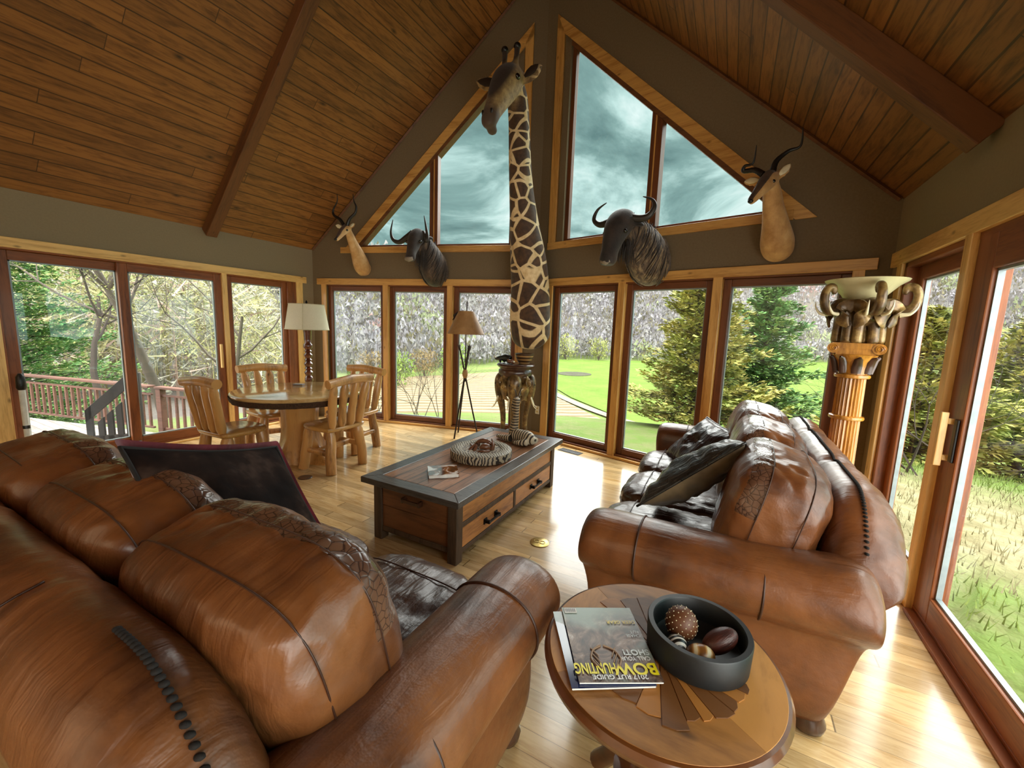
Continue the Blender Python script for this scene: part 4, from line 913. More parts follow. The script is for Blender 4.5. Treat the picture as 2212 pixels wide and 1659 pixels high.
# ---- giraffe
t = NT('giraffe coat'); v = t.coord(); xyz = t.sep(v); z = xyz[2]
sc = t.math('ADD', 3.7, t.math('MULTIPLY', z, .75))
wv = t.mix(.035, v, t.noise(v, 3.5, 2, out=1), 'ADD')
vs = t.n('ShaderNodeVectorMath', operation='SCALE'); t.link(wv, vs.inputs[0]); t.link(sc, vs.inputs['Scale'])
ed = t.vor(vs.outputs[0], 1.0, 'DISTANCE_TO_EDGE'); cc = t.vor(vs.outputs[0], 1.0, 'F1', 1)
n = t.noise(v, 16, 4, .6); patch = t.ramp(n, [(.3, C('2c1a0e')), (.7, C('573a20'))]); pale = t.ramp(n, [(.3, C('cbab78')), (.7, C('ecd6aa'))])
c = t.mix(t.mr(t.math('ADD', ed, t.math('MULTIPLY', n, .03)), .075, .10), pale, patch)
hd = t.mr(xyz[1], -.80, -.87)
face = t.ramp(n, [(.3, C('6f542f')), (.7, C('b79a66'))])
top = t.mr(t.math('ADD', t.math('MULTIPLY', z, .56), t.math('MULTIPLY', xyz[1], -.83)), 2.385, 2.43)
face = t.mix(top, face, C('2b1c12'))
c = t.mix(hd, c, face); c = t.mix(t.math('MULTIPLY', hd, t.mr(t.math('ADD', t.math('MULTIPLY', z, -.83), t.math('MULTIPLY', xyz[1], -.56)), -1.28, -1.16)), c, C('4a392a'))
M['giraffe'] = t.bsdf(c, .7, t.bump(n, .25, .006), sheen=.15)
GX, GY, GZ = XV+.02, YV-.03, 1.33
t = thing('mounted_giraffe', 'mounted giraffe head and long neck on the central pillar', 'mounted animal', (GX, GY, GZ))
b = MB()
rows = [(0, -.13, .00, .20, .13), (0, -.16, .03, .255, .16), (0, -.18, .14, .275, .185), (.0, -.20, .32, .275, .20), (0, -.21, .52, .262, .205), (.0, -.24, .75, .248, .205), (0, -.30, .98, .232, .205), (0, -.38, 1.2, .205, .19),
        (0, -.47, 1.45, .172, .165), (0, -.56, 1.75, .142, .145), (0, -.63, 2.1, .126, .13), (0, -.68, 2.45, .117, .12), (0, -.73, 2.65, .112, .12), (0, -.78, 2.78, .09, .10)]
sweepb(b, rows, 24, 3, up=(0, -1, 0))
# head: poll to muzzle
hr = [(0, -.77, 2.80, .10, .10), (0, -.87, 2.79, .135, .14), (0, -.98, 2.69, .142, .165), (-.005, -1.07, 2.57, .120, .155), (-.01, -1.15, 2.44, .10, .125), (-.015, -1.22, 2.32, .086, .098), (-.015, -1.27, 2.23, .088, .082), (-.015, -1.295, 2.17, .072, .062), (-.015, -1.30, 2.13, .035, .035)]
sweepb(b, hr, 20, 3, up=(0, -.8, .5))
b.ell((-.015, -1.22, 2.14), (.055, .055, .045), 12, 8)
for sx in (-1, 1):
    b.tube(spline([(sx*.055, -.93, 2.97, .035), (sx*.065, -.93, 3.08, .030), (sx*.07, -.92, 3.17, .030), (sx*.072, -.92, 3.22, .034)], 3) and [p[:3] for p in spline([(sx*.06, -.92, 2.84, .035), (sx*.068, -.92, 2.93, .030), (sx*.072, -.91, 3.0, .030), (sx*.074, -.91, 3.06, .034)], 3)], [.038, .036, .034, .032, .03, .03, .03, .032, .034, .03], 10)
    b.ell((sx*.115, -.99, 2.735), (.04, .055, .03), 10, 8)
    leafear(b, (sx*.11, -.83, 2.75), (.32, -.80, 2.89) if sx > 0 else (-.44, -.92, 2.84), .085, (0, -1, .2), .026)
g = b.build('body', M['giraffe'], t, smooth=180, remesh=.016)
for sx in (-1, 1):
    b = MB(); b.ell((sx*.146, -1.01, 2.71), (.022, .036, .028), 12, 8); b.build('eye', M['eye'], t, smooth=180)
    b = MB(); b.ell((sx*.074, -.91, 3.065), (.038, .038, .035), 12, 8); b.build('horn_tip', M['black'], t, smooth=180)
    b = MB(); b.ell((-.015+sx*.05, -1.325, 2.27), (.014, .012, .026), 10, 6); b.build('nostril', M['black'], t, smooth=180)
    b = MB(); leafear(b, (sx*.15, -.84, 2.78), (.295, -.82, 2.873) if sx > 0 else (-.40, -.90, 2.83), .052, (0, -1, .2), .006); o = b.build('inner_ear', M['twig'], t, smooth=180)
    o.location = (0, -.03, 0)
b = MB(); sweepb(b, [(0, -.02, .30, .05, .02), (0, .0, .7, .03, .02)], 8); 
b = MB(); sweepb(b, [(0, -.10, 1.0, .015, .03), (0, -.28, 1.35, .016, .03), (0, -.42, 1.8, .016, .03), (0, -.53, 2.3, .016, .03), (0, -.62, 2.75, .016, .03)], 8, 4, up=(0, 1, .3)); b.build('mane', M['redwood'], t, smooth=60)
# ---- antelopes
M['impala'] = fur('impala coat', [(.3, '96662f'), (.55, 'c99c60'), (.75, 'e4c391')], 4)
M['impalaface'] = fur('impala dark face', [(.3, '2c1b10'), (.7, '5c3f26')], 6)
def horn(b, pts, r0, r1=.003, n=10, k=7, ring=.10):
    s = spline(pts, k); m = len(s); b.tube(s, [(r0+(r1-r0)*(i/(m-1))**1.1)*(1+(ring if i % 2 else 0)*(1-i/m)) for i in range(m)], n)
def impala(sg, label, base, rows, head, ears, horns, eye_s, hw=1.0):
    o = W(sg, base, 0, 2.3); t = thing('mounted_impala', label, 'mounted animal', o, group='mounted impala heads')
    P = lambda q: W(sg, *q)-o
    b = MB(); sweepb(b, [(*P(r[:3]), r[3], r[4]) for r in rows], 18, 4, up=None)
    sweepb(b, [(*P(r[:3]), r[3], r[4]) for r in head], 16, 4)
    for p, q in ears:
        p, q = P(p), P(q); leafear(b, p, q, .042*hw, (q-p).cross(V(0, 0, 1)).cross(q-p)+V(0, -.3, 0), .012)
    b.build('body', M['impala'], t, smooth=180, remesh=.011)
    # dark blaze along the nose and forehead
    b = MB(); hd = [(V(*P(r[:3])), r[3], r[4]) for r in head]; up = V(0, 0, 1)
    pts = []; rr = []
    for i, (p, a, c) in enumerate(hd[1:]):
        tn = (hd[min(i+2, len(hd)-1)][0]-hd[i][0]).normalized(); sd = tn.cross(up).normalized(); u = sd.cross(tn).normalized(); pts.append(tuple(p+u*c*.62)); rr.append((a*.72, c*.45))
    b.tube([s[:3] for s in spline(pts, 3)], spline(rr, 3), 12, up=(0, 0, 1)); b.build('dark_face_blaze', M['impalaface'], t, smooth=180)
    tip = hd[-1][0]; b = MB(); b.ell(tip+V(0, -.006, .006), (.02, .02, .016), 10, 8); b.build('nose', M['black'], t, smooth=180)
    for q in eye_s: b = MB(); b.ell(P(q), (.016, .016, .014), 10, 8); b.build('eye', M['eye'], t, smooth=180)
    for h in horns: b = MB(); horn(b, [tuple(P(q)) for q in h], .024); b.build('horn', M['black'], t, smooth=60)
    for p, q in ears:
        p, q = P(p), P(q); d = q-p; b = MB(); leafear(b, p+d*.2, p+d*.92, .026, (q-p).cross(V(0, 0, 1)).cross(q-p)+V(0, -.3, 0), .005); e = b.build('inner_ear', M['ivory'], t, smooth=180); e.location = (0, -.016, 0)
impala(1, 'mounted impala head on the wall above the elephant torchiere', 2.72,
       [(2.72, .0, 2.30, .10, .10), (2.72, .06, 2.27, .125, .13), (2.715, .12, 2.33, .125, .14), (2.705, .19, 2.44, .10, .115), (2.69, .27, 2.56, .078, .088), (2.685, .35, 2.66, .066, .072), (2.68, .41, 2.73, .05, .05)],
       [(2.68, .38, 2.745, .05, .05), (2.68, .45, 2.735, .062, .066), (2.668, .54, 2.67, .055, .06), (2.645, .63, 2.585, .038, .042), (2.628, .69, 2.53, .030, .032), (2.622, .715, 2.508, .024, .022)],
       [((2.72, .43, 2.735), (2.80, .37, 2.85)), ((2.63, .46, 2.735), (2.49, .46, 2.745))],
       [[(2.695, .46, 2.77), (2.71, .45, 2.86), (2.78, .43, 2.925), (2.855, .42, 2.95), (2.86, .44, 3.07)], [(2.635, .48, 2.77), (2.57, .47, 2.82), (2.49, .47, 2.83), (2.50, .49, 2.86), (2.56, .50, 2.87), (2.575, .52, 2.99)]],
       [(2.722, .53, 2.69), (2.628, .535, 2.69)])
impala(-1, 'mounted impala head on the wall nearest the left corner', -2.58,
       [(-2.57, .0, 2.32, .09, .10), (-2.575, .06, 2.28, .105, .12), (-2.585, .11, 2.36, .10, .12), (-2.595, .17, 2.47, .08, .095), (-2.60, .25, 2.58, .062, .07), (-2.595, .33, 2.68, .052, .056), (-2.59, .38, 2.74, .04, .04)],
       [(-2.59, .35, 2.755, .042, .045), (-2.59, .40, 2.755, .052, .056), (-2.60, .47, 2.70, .046, .05), (-2.60, .545, 2.625, .034, .037), (-2.60, .60, 2.575, .026, .028), (-2.60, .62, 2.56, .02, .018)],
       [((-2.545, .39, 2.76), (-2.49, .36, 2.83)), ((-2.64, .40, 2.76), (-2.755, .40, 2.80))],
       [[(-2.57, .42, 2.79), (-2.53, .42, 2.87), (-2.45, .41, 2.95), (-2.435, .41, 3.03), (-2.46, .42, 3.10), (-2.465, .43, 3.19)], [(-2.62, .42, 2.79), (-2.68, .42, 2.87), (-2.78, .41, 2.93), (-2.79, .41, 3.0), (-2.72, .42, 3.10), (-2.71, .43, 3.20)]],
       [(-2.548, .455, 2.72), (-2.646, .455, 2.72)], .8)
# ---- wildebeest
t = NT('grey wildebeest coat'); v = t.coord(); n = t.noise(t.map(v, (9, 9, 2.2)), 3, 5, .65, .4)
M['gnu'] = t.bsdf(t.ramp(n, [(.32, C('1a130e')), (.5, C('5a4733')), (.68, C('9a835f'))]), .75, t.bump(n, .6, .012), sheen=.2)
M['gnu2'] = fur('dark wildebeest coat', [(.35, '1c1510'), (.55, '4f3d2e'), (.75, '8f7659')], 3, (3, 3, 1))
M['gnuface'] = fur('black wildebeest face', [(.3, '0e0a08'), (.7, '3a2c22')], 8)
M['gnumuz'] = plain('pale grey muzzle', '8d8070', .6); M['gnuhorn'] = plain('dark grey horn', '2b2620', .45)
def gnu(sg, label, base, rows, head, horns, ears, eyes, coat, beard):
    o = W(sg, base, 0, 2.3); t = thing('mounted_wildebeest', label, 'mounted animal', o, group='mounted wildebeest heads'); P = lambda q: W(sg, *q)-o
    b = MB(); sweepb(b, [(*P(r[:3]), r[3], r[4]) for r in rows], 20, 4); b.build('body', coat, t, smooth=180, remesh=.014)
    b = MB(); sweepb(b, [(*P(r[:3]), r[3], r[4]) for r in head], 18, 4)
    for p, q in ears: leafear(b, P(p), P(q), .05, (0, -.5, 1), .02)
    b.build('head', M['gnuface'], t, smooth=180, remesh=.012)
    for h in horns: b = MB(); horn(b, [tuple(P(q)) for q in h], .046, .004, 12, 6, .0); b.build('horn', M['gnuhorn'], t, smooth=180)
    for q in eyes: b = MB(); b.ell(P(q), (.024, .024, .02), 10, 8); b.build('eye', M['eye'], t, smooth=180)
    p = P(head[-2][:3]); b = MB(); b.tube([tuple(P((head[-2][0]+k*.05, head[-2][1]+.035, head[-2][2]-.02+.008*abs(k)))) for k in (-1, 0, 1)], [.022, .032, .022], 8); b.build('pale_muzzle', M['gnumuz'], t, smooth=180)
    sp = spline([(*P(r[:3]), r[3], r[4]) for r in rows], 8); hs = [MB(), MB()]; random.seed(9)
    for i in range(260):
        a0 = rnd(.1, 1.25) if i % 2 else PI-rnd(.1, 1.25); k0 = random.randint(4, len(sp)-4); pts = []
        for j in range(6):
            k = max(1, k0-j); r = sp[k]; tn = (Vector(sp[k][:3])-Vector(sp[k-1][:3])).normalized(); sd = tn.cross(V(0, 0, 1)).normalized(); up = sd.cross(tn).normalized()
            a = a0+(-.28*j if a0 < PI/2 else .28*j); pts.append(Vector(r[:3])+sd*(r[3]*1.03+.006)*math.cos(a)+up*(r[4]*1.03+.006)*math.sin(a))
        hs[0 if i % 3 else 1].tube(pts, [.004, .009, .010, .009, .007, .002], 5)
    hs[0].build('neck_hair', coat, t, smooth=180); hs[1].build('dark_neck_hair', M['gnuface'], t, smooth=180)
    b = MB(); random.seed(5)
    for i in range(130):
        q = beard[0]; u = q[0]+rnd(-.08, .08); d = q[1]+rnd(-.12, .12); zz = q[2]+rnd(-.06, .06)
        p0 = P((u, d, zz)); b.tube([p0, p0+V(rnd(-.02, .02), rnd(-.02, .02), -rnd(.08, .2))], [.006, .001], 4)
    b.build('beard', M['gnuface'], t)
    b = MB()
    for i in range(160):
        f = i/160; r0, r1 = beard[1], beard[2]; p0 = P(tuple(r0[j]+(r1[j]-r0[j])*f for j in range(3))); b.tube([p0, p0+V(rnd(-.06, .06), rnd(-.04, .04), rnd(.02, .06)), p0+V(rnd(-.10, .10), rnd(-.06, .04), -rnd(0, .05))], [.006, .004, .001], 4)
    b.build('mane', M['gnuface'], t)
gnu(1, 'mounted wildebeest head right of the giraffe with shaggy striped neck', 1.56,
    [(1.58, 0, 2.25, .17, .22), (1.575, .06, 2.24, .185, .26), (1.565, .14, 2.27, .175, .26), (1.545, .24, 2.37, .15, .22), (1.51, .35, 2.47, .125, .16), (1.47, .43, 2.53, .09, .11)],
    [(1.47, .40, 2.56, .10, .11), (1.44, .48, 2.57, .135, .13), (1.435, .57, 2.50, .125, .13), (1.44, .65, 2.38, .098, .11), (1.445, .705, 2.26, .082, .085), (1.45, .74, 2.17, .088, .075), (1.45, .75, 2.125, .068, .05)],
    [[(1.40, .50, 2.61), (1.30, .50, 2.585), (1.20, .51, 2.575), (1.135, .52, 2.63), (1.17, .52, 2.72), (1.27, .52, 2.775)], [(1.49, .50, 2.61), (1.59, .47, 2.585), (1.69, .45, 2.60), (1.74, .44, 2.68), (1.71, .44, 2.75), (1.62, .45, 2.79)]],
    [((1.53, .47, 2.56), (1.66, .44, 2.52)), ((1.36, .50, 2.56), (1.24, .50, 2.50))], [(1.545, .62, 2.45), (1.33, .62, 2.45)], M['gnu'], [(1.49, .42, 2.36), (1.47, .40, 2.62), (1.58, .10, 2.52)])
gnu(-1, 'mounted dark wildebeest head left of the giraffe', -1.44,
    [(-1.43, 0, 2.26, .15, .20), (-1.435, .06, 2.25, .16, .235), (-1.44, .14, 2.29, .15, .23), (-1.455, .24, 2.40, .13, .19), (-1.47, .34, 2.51, .105, .14), (-1.48, .41, 2.57, .08, .10)],
    [(-1.49, .40, 2.60, .075, .085), (-1.50, .46, 2.62, .10, .10), (-1.50, .54, 2.56, .092, .10), (-1.495, .60, 2.47, .075, .085), (-1.49, .655, 2.38, .062, .066), (-1.485, .69, 2.31, .066, .056), (-1.485, .70, 2.275, .05, .036)],
    [[(-1.56, .47, 2.66), (-1.65, .48, 2.60), (-1.75, .49, 2.545), (-1.84, .49, 2.58), (-1.87, .49, 2.68), (-1.845, .48, 2.83)], [(-1.44, .46, 2.66), (-1.40, .47, 2.60), (-1.37, .48, 2.56), (-1.36, .48, 2.62), (-1.38, .48, 2.74), (-1.41, .47, 2.87)]],
    [((-1.42, .43, 2.62), (-1.31, .40, 2.60)), ((-1.58, .46, 2.62), (-1.68, .46, 2.56))], [(-1.41, .575, 2.53), (-1.59, .575, 2.53)], M['gnu2'], [(-1.46, .40, 2.40), (-1.47, .38, 2.66), (-1.44, .1, 2.52)])
# ------------------------------------------------------------------ outdoors
random.seed(21)
def sst(a, b, x): x = max(0, min(1, (x-a)/(b-a))); return x*x*(3-2*x)
def lerp(a, b, t): return a+(b-a)*t
def terr(x, y):
    r = math.hypot(x, y); az = math.degrees(math.atan2(x, y))      # 0 along +Y, negative to the left
    left = sst(-50, -64, az) if az < 0 else 0
    z = -.62-11.4*sst(7.5, 46, r)*(1-left)-2.2*sst(9, 24, r)*left
    r0 = lerp(118, 205, sst(-46, -12, az)); r0 = lerp(r0, 300, sst(-8, 14, az)); r0 = lerp(r0, 24, left)
    H = lerp(.145*(r0+150)+12, 40, left); run = lerp(150, 120, left)
    rise = (H)*sst(0, 1, (r-r0)/run*.9+.02) if r > r0 else 0
    z += rise+(rise*.10)*nz((x*.011, y*.011, 0))
    if 1.6 < x < 9 and r < 14: z += .25*sst(14, 6, r)
    return z
b = MB(); azs = [-125+1.5*i for i in range(124)]; rs = [.6, 2, 3.2, 4.2, 5.2, 6, 7, 8.5, 10, 12, 15, 18, 22, 26, 30, 35, 40, 46, 54, 64, 76, 90, 105, 120, 135, 150, 165, 180, 200, 220, 240, 260, 280, 300, 320, 345, 370, 400, 430, 460, 500]
for r in rs:
    for a in azs:
        x, y = r*math.sin(math.radians(a)), r*math.cos(math.radians(a)); b.v.append((x, y, terr(x, y)))
n = len(azs)
b.f = [(i*n+j, i*n+j+1, (i+1)*n+j+1, (i+1)*n+j) for i in range(len(rs)-1) for j in range(n-1)]
t = NT('valley ground'); v = t.coord(); z = t.sep(v)[2]
g = t.ramp(t.noise(v, .09, 5, .65), [(.3, K(72, 90, 44)), (.55, K(96, 116, 58)), (.72, K(118, 122, 74))])
g = t.mix(t.ramp(t.noise(v, 1.6, 5, .7), [(.42, 0), (.62, .55)]), g, K(108, 105, 76))
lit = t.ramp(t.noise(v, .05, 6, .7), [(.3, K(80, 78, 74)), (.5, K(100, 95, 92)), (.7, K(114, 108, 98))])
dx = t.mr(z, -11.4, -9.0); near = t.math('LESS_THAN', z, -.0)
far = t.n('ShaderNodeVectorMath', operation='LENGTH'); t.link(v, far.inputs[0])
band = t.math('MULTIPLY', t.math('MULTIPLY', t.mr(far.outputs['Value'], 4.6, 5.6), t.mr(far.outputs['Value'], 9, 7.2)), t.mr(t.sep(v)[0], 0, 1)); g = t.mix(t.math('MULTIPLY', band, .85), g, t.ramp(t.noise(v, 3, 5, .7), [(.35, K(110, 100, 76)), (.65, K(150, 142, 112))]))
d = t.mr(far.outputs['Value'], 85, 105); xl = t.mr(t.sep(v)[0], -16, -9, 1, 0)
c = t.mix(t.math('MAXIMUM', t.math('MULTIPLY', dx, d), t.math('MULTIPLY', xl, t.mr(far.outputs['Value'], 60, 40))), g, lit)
M['ground'] = t.bsdf(c, .95, t.bump(t.noise(v, 5, 4), .5, .2), 0, 0, .1)
tag(b.build('terrain', M['ground'], smooth=180), 'grassy valley floor rising to wooded hills', 'terrain', None, 'structure')
def field(name, label, pts, m, z=-11.9):
    b = MB(); b.poly([(x, y, z+.09) for x, y in pts], .03); tag(b.build(name, m), label, 'field', None, 'structure')
t = NT('corn stubble'); v = t.coord(); w = t.wave(t.map(v, (1, 1, 1), (0, 0, -.62)), .13, 2.5, 3, 1.5, 'BANDS', 'Y')
M['stubble'] = t.bsdf(t.mix(t.noise(v, .8, 5, .7), t.ramp(w, [(.3, K(84, 72, 54)), (.6, K(160, 144, 116))]), K(118, 104, 82)), .95, None, 0, 0, .1)
def gmat(name, a, c_, s=.15):
    t = NT(name); v = t.coord(); return t.bsdf(t.ramp(t.math('ADD', t.math('MULTIPLY', t.noise(v, s, 5, .7), .6), t.math('MULTIPLY', t.noise(v, s*9, 4, .7), .4)), [(.35, C(a)), (.65, C(c_))]), .95, None, 0, 0, .1)
M['meadow'] = gmat('bright meadow', (74, 98, 34), (100, 124, 52)); M['dirt'] = gmat('dirt track', (116, 106, 92), (140, 131, 118), .5); M['meadow2'] = gmat('yellow meadow', (111, 125, 79), (146, 149, 110), .1)
field('field_corn', 'harvested tan cornfield seen through the left front windows', [(-86, 58), (-76, 72), (-66, 90), (-60, 110), (-50, 100), (-29.5, 75), (-16.5, 60.5), (-21, 55), (-29, 49), (-42, 42), (-58, 40)], M['stubble'], -11.95)
field('field_meadow', 'bright green meadow right of the dirt track', [(-58, 118), (-27, 76.5), (-12, 61), (8, 58), (45, 90), (75, 200), (50, 285), (5, 246), (-40, 190), (-72, 165)], M['meadow'], -11.95)
def path(name, label, pts, w):
    pts = spline(pts, 6); l, r = [], []
    for i, p in enumerate(pts):
        q = Vector(pts[min(i+1, len(pts)-1)])-Vector(pts[max(i-1, 0)]); q.normalize(); l.append((p[0]-q.y*w, p[1]+q.x*w)); r.append((p[0]+q.y*w, p[1]-q.x*w))
    field(name, label, l+r[::-1], M['dirt'], -11.86)
path('path_track', 'pale dirt track between cornfield and meadow', [(-62, 118), (-45, 95), (-28, 74.8), (-15.5, 63), (-4, 56)], .9)
path('path_loop', 'pale dirt track across the near grass', [(-34, 47.5), (-27, 48.5), (-19.3, 50.4), (-12.3, 51.2), (-2, 52)], .7)
field('field_patch', 'dark bare patch in the green meadow', [(-41+5*math.cos(a), 118+6*math.sin(a)) for a in [2*PI*i/20 for i in range(20)]], gmat('bare soil', (60, 58, 50), (80, 80, 66), .4), -11.85)
# woods on the hills, too many trees to count
WM = [gmat('bare grey trees', (108, 107, 106), (140, 138, 136), .3), gmat('haze lilac grey trees', (122, 120, 126), (152, 149, 154), .3), gmat('budding pink trees', (136, 110, 108), (160, 134, 130), .3), gmat('budding pale green trees', (120, 130, 98), (152, 158, 126), .3), gmat('olive brown trees', (98, 95, 76), (126, 121, 94), .3), gmat('white barked trees', (150, 149, 146), (174, 174, 170), .3)]  # distance haze is painted into these pale grey and lilac tree colours
def crown(b, x, y, z, h, w, n, q):
    b.add([(x-.015*h, y, z), (x+.015*h, y, z), (x, y, z+h*.6)], [(0, 1, 2)])
    for i in range(n):
        a = rnd(0, 2*PI); e = rnd(-1, 1); rr = w*math.sqrt(1-e*e)*rnd(.5, 1); c = V(x+rr*math.cos(a), y+rr*math.sin(a), z+h*.62+h*.4*e)
        u = V(rnd(-1, 1), rnd(-1, 1), rnd(-.6, .6))*q; v = V(rnd(-.4, .4), rnd(-.4, .4), rnd(.5, 1.3))*q
        b.add([c-u*.5, c+u*.5, c+v], [(0, 1, 2)])
b = MB()
for i in range(7200):
    az = rnd(-60, 26); r0 = lerp(118, 205, sst(-46, -12, az)); r0 = lerp(r0, 300, sst(-8, 14, az))
    r = r0+(random.random()**1.15)*150-4; x, y = r*math.sin(math.radians(az)), r*math.cos(math.radians(az))
    k = noise.noise(V(x*.018, y*.018, 3))+.5*noise.noise(V(x*.06, y*.06, 9)); q = random.random()
    b.cur = 2 if (k > .36 and q < .55) else 3 if (k < -.34 and q < .6) else 5 if q > .975 else 4 if q > .86 else 1 if q > .45 else 0
    h = rnd(6, 10.5)*(.7+r/700); crown(b, x, y, terr(x, y)-.3, h, h*.32, 15, h*.17)
tag(b.build('woods', WM), 'hazy budding woods covering the far hillside', 'woods', None, 'stuff')
def thicket(b, x, y, z, h, n):
    b.add([(x-.012*h, y, z), (x+.012*h, y, z), (x, y, z+h*.7)], [(0, 1, 2)])
    for i in range(n):
        a = rnd(0, 2*PI); zz = z+h*rnd(.1, 1); rr = h*.4*rnd(0, 1); c = V(x+rr*math.cos(a), y+rr*math.sin(a), zz)
        if i % 3:
            d = V(rnd(-1, 1), rnd(-1, 1), rnd(-.1, 1))*h*.16; w = d.cross(V(rnd(-1, 1), rnd(-1, 1), rnd(-1, 1))).normalized()*h*.006; b.add([c-w, c+w, c+d], [(0, 1, 2)])
        else:
            u = V(rnd(-1, 1), rnd(-1, 1), rnd(-1, 1))*h*.022; v = V(rnd(-1, 1), rnd(-1, 1), rnd(-1, 1))*h*.022; b.add([c-u, c+u, c+v], [(0, 1, 2)])
b = MB()
for i in range(3600):
    az = rnd(-118, -56); r = 26+(random.random()**1.3)*110; x, y = r*math.sin(math.radians(az)), r*math.cos(math.radians(az)); q = random.random(); k = noise.noise(V(x*.05, y*.05, 1))
    b.cur = 3 if k > .15 and q < .6 else 2 if q > .93 else 4 if q > .55 else 0
    h = rnd(5, 9); thicket(b, x, y, terr(x, y)-.3, h, 40 if r < 60 else 22)
WT = [gmat('pale grey twigs', (132, 130, 118), (164, 161, 146), .3)]*2+[gmat('rosy twigs', (150, 128, 118), (172, 150, 138), .3), gmat('pale green buds', (148, 156, 104), (182, 188, 138), .3), gmat('yellow olive buds', (146, 142, 100), (178, 172, 128), .3)]
tag(b.build('woods', WT), 'pale thicket on the slope behind the deck', 'woods', None, 'stuff')
# shrubs along the field edge
M['bush'] = gmat('budding shrub', (118, 124, 68), (156, 158, 104), .8); M['bush2'] = gmat('tan dry shrub', (116, 100, 70), (146, 130, 96), .8); M['green'] = gmat('fresh green shrub', (106, 133, 58), (142, 168, 86), .8)
M['twigs'] = plain('grey brown branches', (84, 76, 68), .9, vs=3); M['darktwig'] = plain('dark branches', (58, 50, 44), .9, vs=3)
def branch(b, p, d, L, r, depth, out, spread=.6, lean=.0, n=5):
    """wandering limb; collects tips."""
    pts = [p]; rr = [r]; q = p.copy(); dd = d.normalized()
    for i in range(n):
        dd = (dd+V(rnd(-1, 1), rnd(-1, 1), rnd(-.6, .8))*.20+V(0, 0, lean)).normalized(); q = q+dd*(L/n); pts.append(q.copy()); rr.append(r*(1-.62*(i+1)/n))
    b.tube(pts, rr, 6 if r > .03 else 4, cap=False)
    out.append(q)
    if depth > 0:
        for k in range(random.choice((3, 4, 4))):
            i = random.randint(2, n); a = rnd(0, 2*PI); ax = dd.cross(V(math.cos(a), math.sin(a), .3)).normalized()
            nd = (pts[i]-pts[i-1]).normalized()*.8+ax*spread+V(0, 0, .12); branch(b, pts[i].copy(), nd, L*rnd(.55, .8), rr[i]*.7, depth-1, out, spread, lean, n)
def bare_tree(name, label, loc, h, r, m, leaf=None, nleaf=0, depth=4, d=(0, 0, 1), ls=.07, group=None):
    t = thing(name, label, 'tree', loc, 0, group); b = MB(); tips = []
    branch(b, V(0, 0, 0), V(*d), h*.45, r, depth, tips, .75); b.build('trunk_and_branches', m, t, smooth=60)
    if leaf:
        b = MB()
        for i in range(nleaf):
            c = random.choice(tips)+V(rnd(-1, 1), rnd(-1, 1), rnd(-1, 1))*h*.07; u = V(rnd(-1, 1), rnd(-1, 1), rnd(-1, 1))*ls; v = V(rnd(-1, 1), rnd(-1, 1), rnd(-1, 1))*ls; b.add([c-u, c+u, c+v], [(0, 1, 2)])
        b.build('foliage', leaf, t)
    return t
def at(az, r): x, y = r*math.sin(math.radians(az)), r*math.cos(math.radians(az)); return (x, y, terr(x, y)-.1)
bare_tree('bare_tree', 'large bare forked tree close behind the deck railing', at(-68.6, 15), 10.5, .15, M['twigs'], M['bush'], 5000, 5, (.05, 0, 1), .028)
bare_tree('bare_tree', 'bare spreading tree seen behind the dining chairs', at(-63.5, 13.5), 6.5, .08, M['twigs'], M['bush'], 4000, 5, (.4, .1, .8), .026)
bare_tree('bare_tree', 'bare tree with fine grey twigs left of the corner lamp', at(-61, 17), 4.6, .07, M['twigs'], M['bush'], 4000, 5, (-.5, .1, .7), .028)
bare_tree('bare_tree', 'leaning bare tree with dark limbs behind the first deck door pane', at(-73, 14), 8, .09, M['darktwig'], M['bush'], 2500, 5, (-.45, .1, .8), .028)
for i, (az, r, h, m, lab) in enumerate(((-49, 66, 4, 'green', 'fresh green bush at the field edge behind the first front pane'), (-43.5, 92, 8, 'green', 'green budding bush in the middle of the second front pane'), (-36, 118, 9, 'green', 'pale green bush right of the tripod lamp'), (-47, 95, 8, 'bush2', 'tan bush at the woods edge in the first front pane'), (-40, 108, 8, 'bush2', 'tan bush at the woods edge in the second front pane'), (-20.5, 185, 12, 'bush', 'round budding bush at the far meadow edge'), (-16, 190, 11, 'bush', 'yellow green bush beside the conifers'))):
    x, y, z = at(az, r); t = thing('bush', lab, 'bush', (x, y, z)); b = MB()
    for k in range(700):
        d = V(rnd(-1, 1), rnd(-1, 1), rnd(-1, 1)); d = d.normalized()*rnd(.4, 1); c = V(d.x*h*.5, d.y*h*.5, h*.5+d.z*h*.5); u = V(rnd(-1, 1), rnd(-1, 1), rnd(-1, 1))*h*.035; v = V(rnd(-1, 1), rnd(-1, 1), rnd(0, 2))*h*.04; b.add([c-u, c+u, c+v], [(0, 1, 2)])
    b.build('foliage', M[m], t); b = MB()
    for k in range(9): b.tube([(0, 0, 0), (rnd(-1, 1)*h*.3, rnd(-1, 1)*h*.3, h*rnd(.5, .9))], [h*.012, h*.003], 4)
    b.build('stem', M['twigs'], t)
# twiggy bushes right below the front windows
for i, (az, r, lab) in enumerate(((-46.5, 9.5, 'bare twiggy bush below the first front pane'), (-41.5, 9, 'bare twiggy bush below the second front pane, at its left'), (-38, 9.5, 'bare twiggy bush below the second front pane, at its right'))):
    x, y, z = at(az, r); t = thing('twiggy_bush', lab, 'bush', (x, y, z)); b = MB(); tp = []
    for k in range(5): branch(b, V(rnd(-.2, .2), rnd(-.2, .2), 0), V(rnd(-.5, .5), rnd(-.5, .5), 1), 1.05-z*.18, .014, 3, tp, .6, 0, 4)
    b.build('stem', M['twigs'], t)
